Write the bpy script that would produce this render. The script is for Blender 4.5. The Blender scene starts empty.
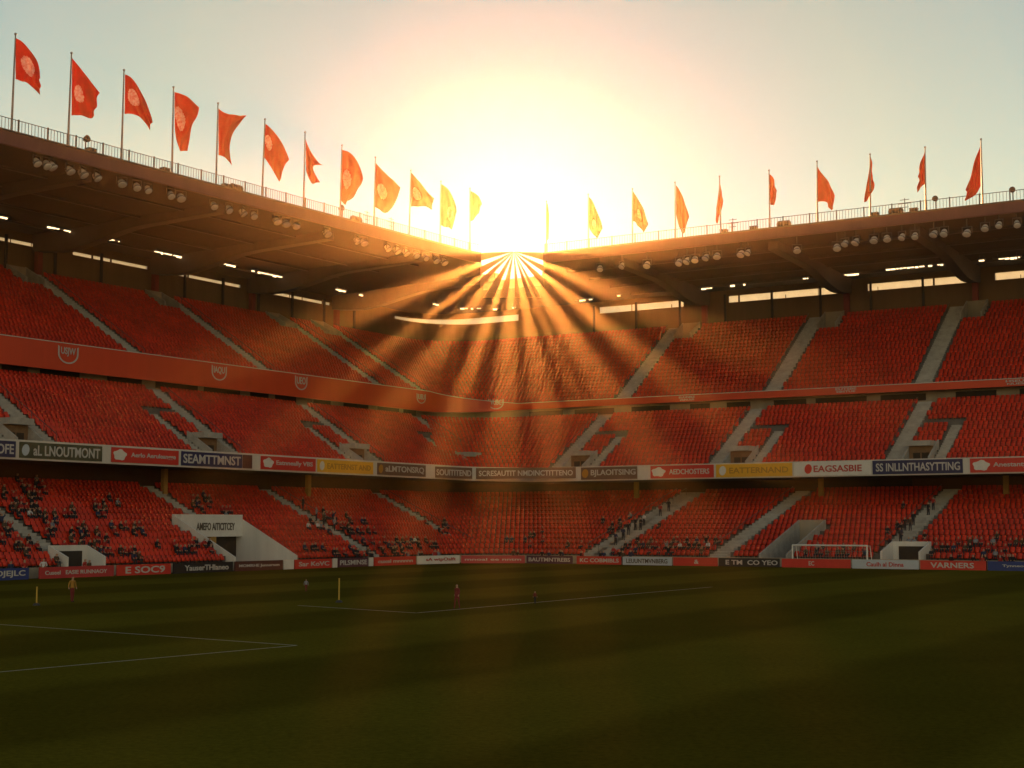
import bpy, bmesh, math, random
import numpy as np
from mathutils import Vector, Matrix, noise as mnoise

random.seed(7)
RNG = np.random.default_rng(7)
scene = bpy.context.scene
COL = scene.collection

# ------------------------------------------------------------------ camera, light, exposure
FPX, PITCH, EYE = 1489.0, math.atan(141 / 1489), 4.8
cam = bpy.data.cameras.new('camera')
cam.sensor_width = 36.0
cam.lens = FPX / 1024 * 36
cam.clip_start, cam.clip_end = 0.2, 5000
camo = bpy.data.objects.new('camera', cam)
COL.objects.link(camo)
camo.location = (0, 0, EYE)
camo.rotation_euler = (math.pi / 2 + PITCH, 0, 0)
scene.camera = camo


def ray(x, y):
    dx, dy = (x - 512) / FPX, (384 - y) / FPX
    return Vector((dx, math.cos(PITCH) - dy * math.sin(PITCH), math.sin(PITCH) + dy * math.cos(PITCH)))


SUN = ray(514, 251).normalized()
SUN_ELEV = math.asin(SUN.z)
SUN_AZ = math.atan2(SUN.x, SUN.y)

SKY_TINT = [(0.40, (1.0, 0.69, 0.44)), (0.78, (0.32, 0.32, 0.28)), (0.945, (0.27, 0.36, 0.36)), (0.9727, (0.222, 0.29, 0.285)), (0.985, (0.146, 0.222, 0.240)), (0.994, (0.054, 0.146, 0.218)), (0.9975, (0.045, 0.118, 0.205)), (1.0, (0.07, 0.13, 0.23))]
world = bpy.data.worlds.new('World')
scene.world = world
world.use_nodes = True
wn = world.node_tree
for n in list(wn.nodes):
    wn.nodes.remove(n)
sky = wn.nodes.new('ShaderNodeTexSky')
sky.sky_type = 'NISHITA'
sky.sun_disc = False
sky.sun_elevation = SUN_ELEV
sky.sun_rotation = SUN_AZ
sky.air_density, sky.dust_density, sky.ozone_density = 1.0, 0.9, 0.6
# the sky towards the sun is pale cream; the unseen sky behind is made gold and brighter to light the stands
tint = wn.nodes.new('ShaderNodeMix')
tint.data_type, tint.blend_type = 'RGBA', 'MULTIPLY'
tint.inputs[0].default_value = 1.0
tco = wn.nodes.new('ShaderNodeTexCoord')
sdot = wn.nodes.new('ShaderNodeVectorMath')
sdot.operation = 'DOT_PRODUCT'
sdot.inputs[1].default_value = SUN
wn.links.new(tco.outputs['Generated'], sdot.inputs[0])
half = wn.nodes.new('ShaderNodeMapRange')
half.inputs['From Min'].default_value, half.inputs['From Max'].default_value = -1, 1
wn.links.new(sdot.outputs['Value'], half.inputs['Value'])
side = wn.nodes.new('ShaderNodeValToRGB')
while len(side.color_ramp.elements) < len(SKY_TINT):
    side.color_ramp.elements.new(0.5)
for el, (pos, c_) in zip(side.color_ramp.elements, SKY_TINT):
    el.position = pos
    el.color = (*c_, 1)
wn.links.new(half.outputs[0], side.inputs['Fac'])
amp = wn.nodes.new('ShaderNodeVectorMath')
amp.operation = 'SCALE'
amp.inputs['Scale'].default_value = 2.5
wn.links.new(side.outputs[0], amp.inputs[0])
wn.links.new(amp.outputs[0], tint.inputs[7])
bg = wn.nodes.new('ShaderNodeBackground')
bg.inputs['Strength'].default_value = 0.05
wo = wn.nodes.new('ShaderNodeOutputWorld')
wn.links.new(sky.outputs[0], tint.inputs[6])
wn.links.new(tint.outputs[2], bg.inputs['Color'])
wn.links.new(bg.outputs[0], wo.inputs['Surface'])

sl = bpy.data.lights.new('sun', 'SUN')
sl.energy = 5.0
sl.angle = math.radians(0.11)
sl.color = (1.0, 0.40, 0.095)
slo = bpy.data.objects.new('sun', sl)
COL.objects.link(slo)
slo.rotation_euler = SUN.to_track_quat('Z', 'Y').to_euler()
slo.location = (0, 40, 120)

scene.view_settings.view_transform = 'Standard'
scene.view_settings.look = 'None'
scene.view_settings.exposure = 1.0
scene.view_settings.gamma = 1.0
scene.cycles.use_denoising = True
scene.cycles.max_bounces = 6
scene.cycles.diffuse_bounces = 3
scene.cycles.glossy_bounces = 2
scene.cycles.transmission_bounces = 3
scene.cycles.volume_bounces = 0
scene.cycles.use_adaptive_sampling = False
HAZE_DENSITY, HAZE_ANISO, HAZE_COLOR = 0.00015, 0.90, (1.0, 0.80, 0.58, 1)

# ------------------------------------------------------------------ the ground's own axes
T = math.radians(31.8)
E1 = Vector((math.sin(T), math.cos(T), 0))      # along the left stand, away from us
E2 = Vector((-math.cos(T), math.sin(T), 0))     # along the right stand, towards the left
A, B = 161.8, 106.8                             # board lines: right stand at a = A, left stand at b = B
A_MIN, B_MIN = 62.0, 8.0
RF = 10.0


def P(a, b, z=0.0):
    return Vector((E1.x * a + E2.x * b, E1.y * a + E2.y * b, z))


def SP(side, c, s, z=0.0):
    """side 'L': c runs along the left stand, s outward from its board line; side 'R' the same on the right."""
    return P(c, B + s, z) if side == 'L' else P(A + s, c, z)


def hit(x, y, a=None, b=None, z=None):
    r = ray(x, y)
    if a is not None:
        t = a / (r.x * E1.x + r.y * E1.y)
    elif b is not None:
        t = b / (r.x * E2.x + r.y * E2.y)
    else:
        t = (z - EYE) / r.z
    return Vector((0, 0, EYE)) + r * t


def ab(p):
    return p.x * E1.x + p.y * E1.y, p.x * E2.x + p.y * E2.y


def along(side, x, y, s):
    p = hit(x, y, b=B + s) if side == 'L' else hit(x, y, a=A + s)
    a, b = ab(p)
    return a if side == 'L' else b


# ------------------------------------------------------------------ object helpers
def tag(o, label=None, cat=None, group=None, kind=None):
    if label:
        o['label'] = label
    if cat:
        o['category'] = cat
    if group:
        o['group'] = group
    if kind:
        o['kind'] = kind
    return o


def empty(name, loc=(0, 0, 0), label=None, cat=None, group=None):
    o = bpy.data.objects.new(name, None)
    o.location = loc
    COL.objects.link(o)
    return tag(o, label, cat, group)


class MB:
    def __init__(self):
        self.v, self.f, self.m = [], [], []

    def add(self, verts, faces, mat=0):
        k = len(self.v)
        self.v += [tuple(v) for v in verts]
        self.f += [tuple(i + k for i in f) for f in faces]
        self.m += [mat] * len(faces)
        return self

    def hexa(self, p, mat=0):
        return self.add(p, [(0, 3, 2, 1), (4, 5, 6, 7), (0, 1, 5, 4), (1, 2, 6, 5), (2, 3, 7, 6), (3, 0, 4, 7)], mat)

    def sbox(self, side, c0, c1, s0, s1, z0, z1, mat=0):
        q = [SP(side, c0, s0, z0), SP(side, c1, s0, z0), SP(side, c1, s1, z0), SP(side, c0, s1, z0),
             SP(side, c0, s0, z1), SP(side, c1, s0, z1), SP(side, c1, s1, z1), SP(side, c0, s1, z1)]
        return self.hexa(q, mat)

    def box(self, o, ux, uy, uz, x0, x1, y0, y1, z0, z1, mat=0):
        q = [o + ux * x + uy * y + uz * z for (x, y, z) in
             ((x0, y0, z0), (x1, y0, z0), (x1, y1, z0), (x0, y1, z0), (x0, y0, z1), (x1, y0, z1), (x1, y1, z1), (x0, y1, z1))]
        return self.hexa(q, mat)

    def prism(self, poly, off, mat=0):
        """closed prism: planar polygon (points) pushed along the vector off"""
        n = len(poly)
        k = [Vector(p) for p in poly]
        vs = k + [p + off for p in k]
        fs = [tuple(range(n))[::-1], tuple(range(n, 2 * n))] + [(i, (i + 1) % n, n + (i + 1) % n, n + i) for i in range(n)]
        return self.add(vs, fs, mat)

    def tube(self, pts, radii, n=8, mat=0):
        pts = [Vector(p) for p in pts]
        vs, fs = [], []
        for i, p in enumerate(pts):
            d = (pts[min(i + 1, len(pts) - 1)] - pts[max(i - 1, 0)]).normalized()
            u = d.orthogonal().normalized()
            w = d.cross(u)
            r = radii[i] if isinstance(radii, (list, tuple)) else radii
            for k in range(n):
                t = 2 * math.pi * k / n
                vs.append(p + (u * math.cos(t) + w * math.sin(t)) * r)
        for i in range(len(pts) - 1):
            for k in range(n):
                fs.append((i * n + k, i * n + (k + 1) % n, (i + 1) * n + (k + 1) % n, (i + 1) * n + k))
        fs.append(tuple(range(n))[::-1])
        fs.append(tuple(range((len(pts) - 1) * n, len(pts) * n)))
        return self.add(vs, fs, mat)

    def mesh(self, name, mats, fix=True, smooth=False, origin=None):
        me = bpy.data.meshes.new(name)
        vs = self.v if origin is None else [tuple(Vector(v) - origin) for v in self.v]
        me.from_pydata(vs, [], self.f)
        for m in (mats if isinstance(mats, (list, tuple)) else [mats]):
            me.materials.append(m)
        me.polygons.foreach_set('material_index', self.m)
        if fix:
            bm = bmesh.new()
            bm.from_mesh(me)
            bmesh.ops.recalc_face_normals(bm, faces=bm.faces)
            bm.to_mesh(me)
            bm.free()
        if smooth:
            me.polygons.foreach_set('use_smooth', [True] * len(me.polygons))
        me.update()
        return me

    def build(self, name, mats, parent=None, **k):
        """link as one object; its origin sits at the parent's location so the part moves with it"""
        org = k.pop('origin', None)
        if parent is not None and org is None:
            org = world_loc(parent)
        me = self.mesh(name, mats, origin=org, **k)
        o = bpy.data.objects.new(name, me)
        COL.objects.link(o)
        if parent is not None:
            o.parent = parent
        elif org is not None:
            o.location = org
        return o


def world_loc(o):
    p = Vector(o.location)
    while o.parent is not None:
        o = o.parent
        p += Vector(o.location)
    return p


# ------------------------------------------------------------------ materials
def mat(name, col, rough=0.7, var=0.15, scale=0.6, detail=5.0, bump=0.0, bscale=8.0, spec=0.4, col2=None, metallic=0.0,
        emit=None, estr=0.0, streak=False, trans=0.0):
    m = bpy.data.materials.new(name)
    m.use_nodes = True
    nt = m.node_tree
    b = nt.nodes['Principled BSDF']
    geo = nt.nodes.new('ShaderNodeNewGeometry')
    nz = nt.nodes.new('ShaderNodeTexNoise')
    nz.inputs['Scale'].default_value = scale
    nz.inputs['Detail'].default_value = detail
    nz.inputs['Roughness'].default_value = 0.65
    if streak:
        mp = nt.nodes.new('ShaderNodeMapping')
        mp.inputs['Scale'].default_value = (1, 1, 0.15)
        nt.links.new(geo.outputs['Position'], mp.inputs['Vector'])
        nt.links.new(mp.outputs[0], nz.inputs['Vector'])
    else:
        nt.links.new(geo.outputs['Position'], nz.inputs['Vector'])
    ramp = nt.nodes.new('ShaderNodeValToRGB')
    c = Vector(col)
    lo = c * (1 - var) if col2 is None else Vector(col2)
    hi = c * (1 + var)
    ramp.color_ramp.elements[0].position = 0.3
    ramp.color_ramp.elements[1].position = 0.72
    ramp.color_ramp.elements[0].color = (*lo, 1)
    ramp.color_ramp.elements[1].color = (*hi, 1)
    nt.links.new(nz.outputs['Fac'], ramp.inputs['Fac'])
    nt.links.new(ramp.outputs['Color'], b.inputs['Base Color'])
    b.inputs['Roughness'].default_value = rough
    b.inputs['Specular IOR Level'].default_value = spec
    b.inputs['Metallic'].default_value = metallic
    if bump > 0:
        n2 = nt.nodes.new('ShaderNodeTexNoise')
        n2.inputs['Scale'].default_value = bscale
        n2.inputs['Detail'].default_value = 4
        nt.links.new(geo.outputs['Position'], n2.inputs['Vector'])
        bp = nt.nodes.new('ShaderNodeBump')
        bp.inputs['Strength'].default_value = bump
        bp.inputs['Distance'].default_value = 0.05
        nt.links.new(n2.outputs['Fac'], bp.inputs['Height'])
        nt.links.new(bp.outputs[0], b.inputs['Normal'])
    if emit:
        b.inputs['Emission Color'].default_value = (*emit, 1)
        b.inputs['Emission Strength'].default_value = estr
    if trans > 0:
        out = nt.nodes['Material Output']
        tl = nt.nodes.new('ShaderNodeBsdfTranslucent')
        mx = nt.nodes.new('ShaderNodeMixShader')
        mx.inputs[0].default_value = trans
        nt.links.new(ramp.outputs['Color'], tl.inputs['Color'])
        nt.links.new(b.outputs[0], mx.inputs[1])
        nt.links.new(tl.outputs[0], mx.inputs[2])
        nt.links.new(mx.outputs[0], out.inputs['Surface'])
    return m


M = {
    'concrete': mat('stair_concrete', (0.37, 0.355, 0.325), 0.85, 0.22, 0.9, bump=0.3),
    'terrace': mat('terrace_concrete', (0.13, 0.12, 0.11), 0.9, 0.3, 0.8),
    'wall': mat('concourse_wall', (0.34, 0.29, 0.22), 0.85, 0.2, 0.35, streak=True),
    'beige': mat('back_wall_cladding', (0.21, 0.135, 0.065), 0.8, 0.18, 0.25, streak=True),
    'white_wall': mat('painted_parapet', (0.66, 0.64, 0.60), 0.7, 0.12, 0.5, streak=True),
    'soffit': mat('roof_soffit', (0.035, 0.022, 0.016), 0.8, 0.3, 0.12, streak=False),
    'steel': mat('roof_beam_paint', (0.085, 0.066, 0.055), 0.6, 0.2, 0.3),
    'lip': mat('roof_edge_red', (0.13, 0.036, 0.036), 0.5, 0.18, 0.4, streak=True),
    'roof_top': mat('roof_sheet', (0.25, 0.24, 0.23), 0.6, 0.15, 0.2),
    'column': mat('column_red', (0.25, 0.045, 0.03), 0.55, 0.2, 0.6),
    'post': mat('dark_post', (0.05, 0.045, 0.04), 0.6, 0.2, 0.6),
    'fascia': mat('fascia_red', (0.62, 0.058, 0.010), 0.45, 0.10, 0.25, streak=True),
    'fascia_white': mat('fascia_pale', (0.60, 0.57, 0.52), 0.6, 0.12, 0.4, streak=True),
    'door': mat('door_brown', (0.20, 0.12, 0.06), 0.7, 0.25, 1.2),
    'under': mat('shaded_concourse_wall', (0.075, 0.035, 0.02), 0.85, 0.25, 0.4),  # overhang shade put into a darker copy of the wall colour
    'ochre': mat('ochre_pier', (0.40, 0.23, 0.06), 0.8, 0.2, 0.7),
    'dark': mat('shadowed_opening', (0.035, 0.028, 0.022), 0.9, 0.3, 0.6),  # near-black colour carries the shade in openings and under the middle tier
    'rail': mat('railing_steel', (0.10, 0.10, 0.10), 0.5, 0.2, 1.0, metallic=0.4),
    'pole': mat('flagpole_steel', (0.20, 0.20, 0.20), 0.4, 0.15, 1.0, metallic=0.5),
    'flag': mat('flag_cloth', (0.60, 0.036, 0.012), 0.75, 0.16, 0.8, trans=0.5),
    'crest_print': mat('flag_crest_print', (0.88, 0.86, 0.90), 0.75, 0.02, 3.4, col2=(0.66, 0.16, 0.12), trans=0.45),
    'lamp_body': mat('floodlight_casing', (0.62, 0.60, 0.57), 0.45, 0.12, 3.0),
    'lamp_glass': mat('floodlight_glass', (0.75, 0.72, 0.66), 0.12, 0.1, 2.0, spec=0.8),
    'lamp_rim': mat('floodlight_rim', (0.22, 0.21, 0.20), 0.5, 0.15, 3.0),
    'lamp_arm': mat('floodlight_bracket', (0.12, 0.11, 0.10), 0.5, 0.2, 2.0),
    'tube': mat('lit_tube', (0.9, 0.8, 0.6), 0.5, 0.05, 1.0, emit=(1.0, 0.72, 0.38), estr=1.3),
    'equip': mat('dark_equipment', (0.035, 0.033, 0.032), 0.6, 0.2, 2.0),
    'goal': mat('goal_white', (0.80, 0.79, 0.76), 0.35, 0.04, 2.0),
    'line': mat('line_paint', (0.38, 0.35, 0.26), 0.9, 0.25, 3.0),
    'cornerflag': mat('yellow_pole', (0.50, 0.32, 0.04), 0.5, 0.1, 2.0),
    'letter_white': mat('lettering_white', (0.52, 0.50, 0.48), 0.6, 0.05, 2.0),
    'letter_red': mat('lettering_red', (0.45, 0.04, 0.03), 0.6, 0.05, 2.0),
    'letter_dark': mat('lettering_dark', (0.10, 0.08, 0.06), 0.6, 0.05, 2.0),
    'letter_ochre': mat('lettering_ochre', (0.45, 0.22, 0.02), 0.6, 0.05, 2.0),
    'b_navy': mat('board_navy', (0.022, 0.022, 0.085), 0.5, 0.12, 0.8),
    'b_blue': mat('board_blue', (0.025, 0.045, 0.20), 0.5, 0.12, 0.8),
    'b_red': mat('board_red', (0.58, 0.035, 0.020), 0.5, 0.10, 0.8),
    'b_crimson': mat('board_crimson', (0.45, 0.035, 0.04), 0.5, 0.10, 0.8),
    'b_black': mat('board_black', (0.022, 0.018, 0.018), 0.5, 0.12, 0.8),
    'b_maroon': mat('board_maroon', (0.10, 0.030, 0.022), 0.5, 0.12, 0.8),
    'b_olive': mat('board_olive', (0.075, 0.075, 0.04), 0.6, 0.5, 0.5),
    'b_yellow': mat('board_yellow', (0.75, 0.40, 0.02), 0.5, 0.08, 0.8),
    'b_brown': mat('board_brown', (0.15, 0.085, 0.05), 0.5, 0.15, 0.8),
    'b_white': mat('board_white', (0.68, 0.66, 0.62), 0.5, 0.08, 0.8),
    'b_pale': mat('board_pale_blue', (0.45, 0.52, 0.60), 0.5, 0.08, 0.8),
    'b_plum': mat('board_plum', (0.10, 0.035, 0.055), 0.5, 0.12, 0.8),
    'skin': mat('skin', (0.42, 0.24, 0.16), 0.6, 0.1, 3.0),
    'hair': mat('hair', (0.03, 0.02, 0.014), 0.7, 0.2, 6.0),
    'c_black': mat('cloth_black', (0.02, 0.02, 0.024), 0.9, 0.2, 5.0),
    'c_navy': mat('cloth_navy', (0.03, 0.04, 0.09), 0.9, 0.2, 5.0),
    'c_red': mat('cloth_red', (0.40, 0.03, 0.025), 0.9, 0.2, 5.0),
    'c_grey': mat('cloth_grey', (0.26, 0.26, 0.29), 0.9, 0.2, 5.0),
    'c_white': mat('cloth_white', (0.62, 0.62, 0.64), 0.9, 0.1, 5.0),
    'c_brown': mat('cloth_brown', (0.10, 0.06, 0.035), 0.9, 0.2, 5.0),
    'c_yellow': mat('cloth_yellow', (0.36, 0.19, 0.03), 0.9, 0.15, 5.0),
    'c_maroon': mat('cloth_maroon', (0.16, 0.02, 0.02), 0.9, 0.15, 5.0),
    'trousers': mat('cloth_trousers', (0.03, 0.03, 0.04), 0.9, 0.2, 5.0),
}


def seat_material():
    m = mat('seat_plastic', (0.62, 0.036, 0.009), 0.45, 0.24, 0.22, spec=0.4)
    nt = m.node_tree
    b = nt.nodes['Principled BSDF']
    ramp = [n for n in nt.nodes if n.type == 'VALTORGB'][0]
    geo = [n for n in nt.nodes if n.type == 'NEW_GEOMETRY'][0]
    rnd = nt.nodes.new('ShaderNodeMapRange')
    rnd.inputs['To Min'].default_value = 0.78
    rnd.inputs['To Max'].default_value = 1.10
    nt.links.new(geo.outputs['Random Per Island'], rnd.inputs['Value'])
    mul = nt.nodes.new('ShaderNodeVectorMath')
    mul.operation = 'SCALE'
    nt.links.new(ramp.outputs['Color'], mul.inputs[0])
    nt.links.new(rnd.outputs[0], mul.inputs['Scale'])
    nt.links.new(mul.outputs[0], b.inputs['Base Color'])
    return m


M['seat'] = seat_material()
M['ray_blade'] = mat('glare_blade', (0.60, 0.46, 0.32), 0.8, 0.1, 0.6, trans=0.85)  # glows when backlit, so the added blades blend into the sun's glare
M['pane'] = mat('diffuser_pane', (0.62, 0.74, 0.88), 0.6, 0.06, 0.8, trans=0.9)


def grass_material():
    m = bpy.data.materials.new('mown_grass')
    m.use_nodes = True
    nt = m.node_tree
    b = nt.nodes['Principled BSDF']
    L = nt.links.new
    geo = nt.nodes.new('ShaderNodeNewGeometry')
    dot = nt.nodes.new('ShaderNodeVectorMath')
    dot.operation = 'DOT_PRODUCT'
    dot.inputs[1].default_value = E2
    L(geo.outputs['Position'], dot.inputs[0])
    # mowing stripes run along the left stand; a wobble keeps their edges uneven
    wob = nt.nodes.new('ShaderNodeTexNoise')
    wob.inputs['Scale'].default_value = 0.25
    wob.inputs['Detail'].default_value = 3
    L(geo.outputs['Position'], wob.inputs['Vector'])
    add = nt.nodes.new('ShaderNodeMath')
    add.operation = 'MULTIPLY_ADD'
    L(wob.outputs['Fac'], add.inputs[0])
    add.inputs[1].default_value = 1.2
    L(dot.outputs['Value'], add.inputs[2])
    sn = nt.nodes.new('ShaderNodeMath')
    sn.operation = 'MULTIPLY'
    L(add.outputs[0], sn.inputs[0])
    sn.inputs[1].default_value = math.pi / 9.0
    si = nt.nodes.new('ShaderNodeMath')
    si.operation = 'SINE'
    L(sn.outputs[0], si.inputs[0])
    mr = nt.nodes.new('ShaderNodeMapRange')
    mr.inputs['From Min'].default_value, mr.inputs['From Max'].default_value = -0.35, 0.35
    mr.interpolation_type = 'SMOOTHSTEP'
    L(si.outputs[0], mr.inputs['Value'])
    mixs = nt.nodes.new('ShaderNodeMix')
    mixs.data_type = 'RGBA'
    mixs.inputs[6].default_value = (0.078, 0.064, 0.0060, 1)
    mixs.inputs[7].default_value = (0.108, 0.092, 0.009, 1)
    L(mr.outputs[0], mixs.inputs[0])
    big = nt.nodes.new('ShaderNodeTexNoise')
    big.inputs['Scale'].default_value = 0.09
    big.inputs['Detail'].default_value = 6
    big.inputs['Roughness'].default_value = 0.7
    L(geo.outputs['Position'], big.inputs['Vector'])
    fine = nt.nodes.new('ShaderNodeTexNoise')
    fine.inputs['Scale'].default_value = 5.0
    fine.inputs['Detail'].default_value = 6
    fine.inputs['Roughness'].default_value = 0.8
    L(geo.outputs['Position'], fine.inputs['Vector'])
    mrb = nt.nodes.new('ShaderNodeMapRange')
    mrb.inputs['From Min'].default_value, mrb.inputs['From Max'].default_value = 0.3, 0.7
    mrb.inputs['To Min'].default_value, mrb.inputs['To Max'].default_value = 0.86, 1.14
    L(big.outputs['Fac'], mrb.inputs['Value'])
    mrf = nt.nodes.new('ShaderNodeMapRange')
    mrf.inputs['From Min'].default_value, mrf.inputs['From Max'].default_value = 0.25, 0.75
    mrf.inputs['To Min'].default_value, mrf.inputs['To Max'].default_value = 0.55, 1.45
    L(fine.outputs['Fac'], mrf.inputs['Value'])
    mm = nt.nodes.new('ShaderNodeMath')
    mm.operation = 'MULTIPLY'
    L(mrb.outputs[0], mm.inputs[0])
    L(mrf.outputs[0], mm.inputs[1])
    sc = nt.nodes.new('ShaderNodeVectorMath')
    sc.operation = 'SCALE'
    L(mixs.outputs[2], sc.inputs[0])
    L(mm.outputs[0], sc.inputs['Scale'])
    L(sc.outputs[0], b.inputs['Base Color'])
    b.inputs['Roughness'].default_value = 0.95
    b.inputs['Specular IOR Level'].default_value = 0.0
    bp = nt.nodes.new('ShaderNodeBump')
    bp.inputs['Strength'].default_value = 0.7
    bp.inputs['Distance'].default_value = 0.06
    L(fine.outputs['Fac'], bp.inputs['Height'])
    L(bp.outputs[0], b.inputs['Normal'])
    return m


M['grass'] = grass_material()
M['apron'] = mat('apron_track', (0.09, 0.075, 0.06), 0.9, 0.25, 0.8, bump=0.3)

# ------------------------------------------------------------------ rails: plan lines parallel to the stands, filleted in the corner
NF = 12


def rail(sL, sR, breaksL=(), breaksR=(), rf=RF):
    pts = [(A_MIN, B + sL, 'L')] + [(a, B + sL, 'L') for a in sorted(breaksL)]
    ca, cb = A + sR - rf, B + sL - rf
    for i in range(NF + 1):
        t = math.pi / 2 * (1 - i / NF)
        pts.append((ca + rf * math.cos(t), cb + rf * math.sin(t), 'F%d' % i))
    pts += [(A + sR, b, 'R') for b in sorted(breaksR, reverse=True)]
    pts.append((A + sR, B_MIN, 'R'))
    return pts


def railz(pts, zL, zR):
    out = []
    nR = sum(1 for p in pts if p[2] == 'R')
    for (a, b, k) in pts:
        if k == 'L':
            z = zL
        elif k == 'R':
            z = zR
        else:
            z = zL + (zR - zL) * int(k[1:]) / NF
        out.append(P(a, b, z))
    return out


def loft(mb, ra, rb, mat_i=0, skip=()):
    n = len(ra)
    for j in range(n - 1):
        if j in skip:
            continue
        mb.add([ra[j], ra[j + 1], rb[j + 1], rb[j]], [(0, 1, 2, 3)], mat_i)


def band(name, parent, m, sL0, sR0, sL1, sR1, zL0, zL1, zR0, zR1, skip=(), rf=RF, brk=(), low=0.0):
    """a closed strip that follows the stands: inner and outer plan lines, bottom and top heights"""
    a, b = rail(sL0, sR0, breaksR=brk, rf=rf), rail(sL1, sR1, breaksR=brk, rf=rf)
    mb = MB()
    a0, a1, b0, b1 = railz(a, zL0, zR0), railz(a, zL1, zR1), railz(b, zL0, zR0), railz(b, zL1, zR1)
    for q in (a0, a1, b0, b1):
        q[0] = q[0] - Vector((0, 0, low))
    loft(mb, a0, a1, 0, skip)
    loft(mb, b1, b0, 0, skip)
    loft(mb, a1, b1, 0, skip)
    loft(mb, b0, a0, 0, skip)
    for j in (0, len(a) - 1):
        mb.add([a0[j], a1[j], b1[j], b0[j]], [(0, 1, 2, 3)])
    return mb.build(name, m, parent, fix=False)


# ------------------------------------------------------------------ setting: ground, pitch, lines
mb = MB()
mb.add([(-440, -440, -0.05), (440, -440, -0.05), (440, 440, -0.05), (-440, 440, -0.05)], [(0, 1, 2, 3)])
tag(mb.build('ground', M['apron'], fix=False), 'dark ground under and around the stadium', 'ground', kind='structure')
mb = MB()
mb.add([P(-120, -120), P(A + 1.2, -120), P(A + 1.2, B + 1.2), P(-120, B + 1.2)], [(0, 1, 2, 3)])
tag(mb.build('pitch', M['grass'], fix=False), 'dark olive mown grass pitch with faint stripes', 'pitch', kind='structure')


def line_strip(mb, p, q, w=0.13):
    p, q = Vector(p), Vector(q)
    d = (q - p).normalized()
    n = Vector((-d.y, d.x, 0)) * w / 2
    z = Vector((0, 0, 0.004))
    mb.add([p - n + z, q - n + z, q + n + z, p + n + z], [(0, 1, 2, 3)])


c = hit(297, 645.5, z=0)
k1 = hit(0, 624.5, z=0)
k2 = hit(0, 672, z=0)
mb = MB()
line_strip(mb, c, c + (k1 - c) * 1.5)
d2 = (k2 - c).normalized()
line_strip(mb, c + d2 * 0.07, c + (k2 - c) * 1.5)
tag(mb.build('box_line', M['line'], fix=False), 'thin white box lines meeting in a corner on the left of the grass', 'line', kind='structure')
c = hit(416, 613, z=0)
k1 = hit(298, 605.5, z=0)
k2 = hit(712, 587, z=0)
mb = MB()
line_strip(mb, c, k1, 0.16)
line_strip(mb, c + (k2 - c).normalized() * 0.08, k2, 0.16)
tag(mb.build('pitch_line', M['line'], fix=False), 'faint white line bent in mid pitch before the far corner', 'line', kind='structure')

# ------------------------------------------------------------------ the grandstand
STAND = empty('grandstand', P(A, B, 0),
              'three tiered red stadium grandstand wrapping the far corner under a dark roof', 'grandstand')
PART = STAND

TIERS = {  # rows, (s, z) front to back on the left and on the right
    'lower': dict(n=14, L=(2.0, 20.6, 0.9, 9.55), R=(4.6, 35.5, 0.9, 9.75)),
    'middle': dict(n=15, L=(12.7, 27.4, 12.55, 21.7), R=(22.7, 39.2, 12.35, 21.7)),
    'upper': dict(n=21, L=(26.5, 47.0, 24.85, 37.5), R=(38.6, 59.0, 23.3, 37.3)),
}


def row(tier, r, side):
    t = TIERS[tier]
    s0, s1, z0, z1 = t[side]
    return s0 + (s1 - s0) * r / t['n'], z0 + (z1 - z0) * r / t['n']


AISLES = []     # tier, side, c, half width, r0, r1
for cc in (104.5, 132.2, 160.6, 188.0):
    AISLES.append(('middle', 'L', cc, 1.0, 0, 15))
for cc in (107.6, 82.8, 58.4, 33.0):
    AISLES.append(('middle', 'R', cc, 1.0, 0, 15))
for cc in (129.8, 153.9, 179.4, 190.4):
    AISLES.append(('upper', 'L', cc, 1.05, 0, 21))
AISLES.append(('upper', 'L', 105.0, 1.05, 0, 21))
for px, py in ((620, 396), (770, 388), (921, 381)):
    AISLES.append(('upper', 'R', along('R', px, py, 39), 1.15, 0, 21))
AISLES.append(('upper', 'R', 34.0, 1.15, 0, 21))
for px, py, s in ((161, 487, 18), (315, 510, 12), (424, 511, 12)):
    AISLES.append(('lower', 'L', along('L', px, py, s), 0.85, 0, 14))
AISLES.append(('lower', 'L', 98.0, 0.85, 0, 14))
for px, py, s in ((648, 517, 19), (763, 512, 20), (922, 516, 21)):
    AISLES.append(('lower', 'R', along('R', px, py, s), 1.1, 0, 14))
AISLES.append(('lower', 'R', 92.0, 1.1, 0, 14))
AISLES.append(('lower', 'R', 22.0, 1.1, 0, 14))

CUTS = []       # portals: tier, side, c0, c1, r0, r1, look
for cc in (104.5, 132.2, 160.6, 188.0):
    CUTS.append(('middle', 'L', cc - 5.0, cc - 1.5, 0, 4, 'portal'))
    AISLES.append(('middle', 'L', cc - 5.9, 0.65, 0, 9))
for cc in (107.6, 82.8, 58.4, 33.0):
    CUTS.append(('middle', 'R', cc - 5.0, cc - 1.5, 0, 4, 'portal'))
    AISLES.append(('middle', 'R', cc - 5.9, 0.65, 0, 9))
for (t, sd, cc, w, r0, r1) in [x for x in AISLES if x[0] == 'upper']:
    CUTS.append(('upper', sd, cc - w - 3.2, cc - w, 17, 21, 'recess'))
la = along('L', 240, 556, 2.2)
TUN = ('lower', 'L', la - 1.0, la + 9.3, 0, 7, 'tunnel')
CUTS.append(TUN)
la = along('L', 84, 556, 2.2)
CUTS.append(('lower', 'L', la - 2.2, la + 2.6, 0, 2, 'small'))
lb = along('R', 797, 535, 12)
CUTS.append(('lower', 'R', lb - 1.6, lb + 2.0, 0, 6, 'stairwell'))
lb = along('R', 901, 553, 5)
CUTS.append(('lower', 'R', lb - 2.3, lb + 2.3, 0, 2, 'small'))

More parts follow.
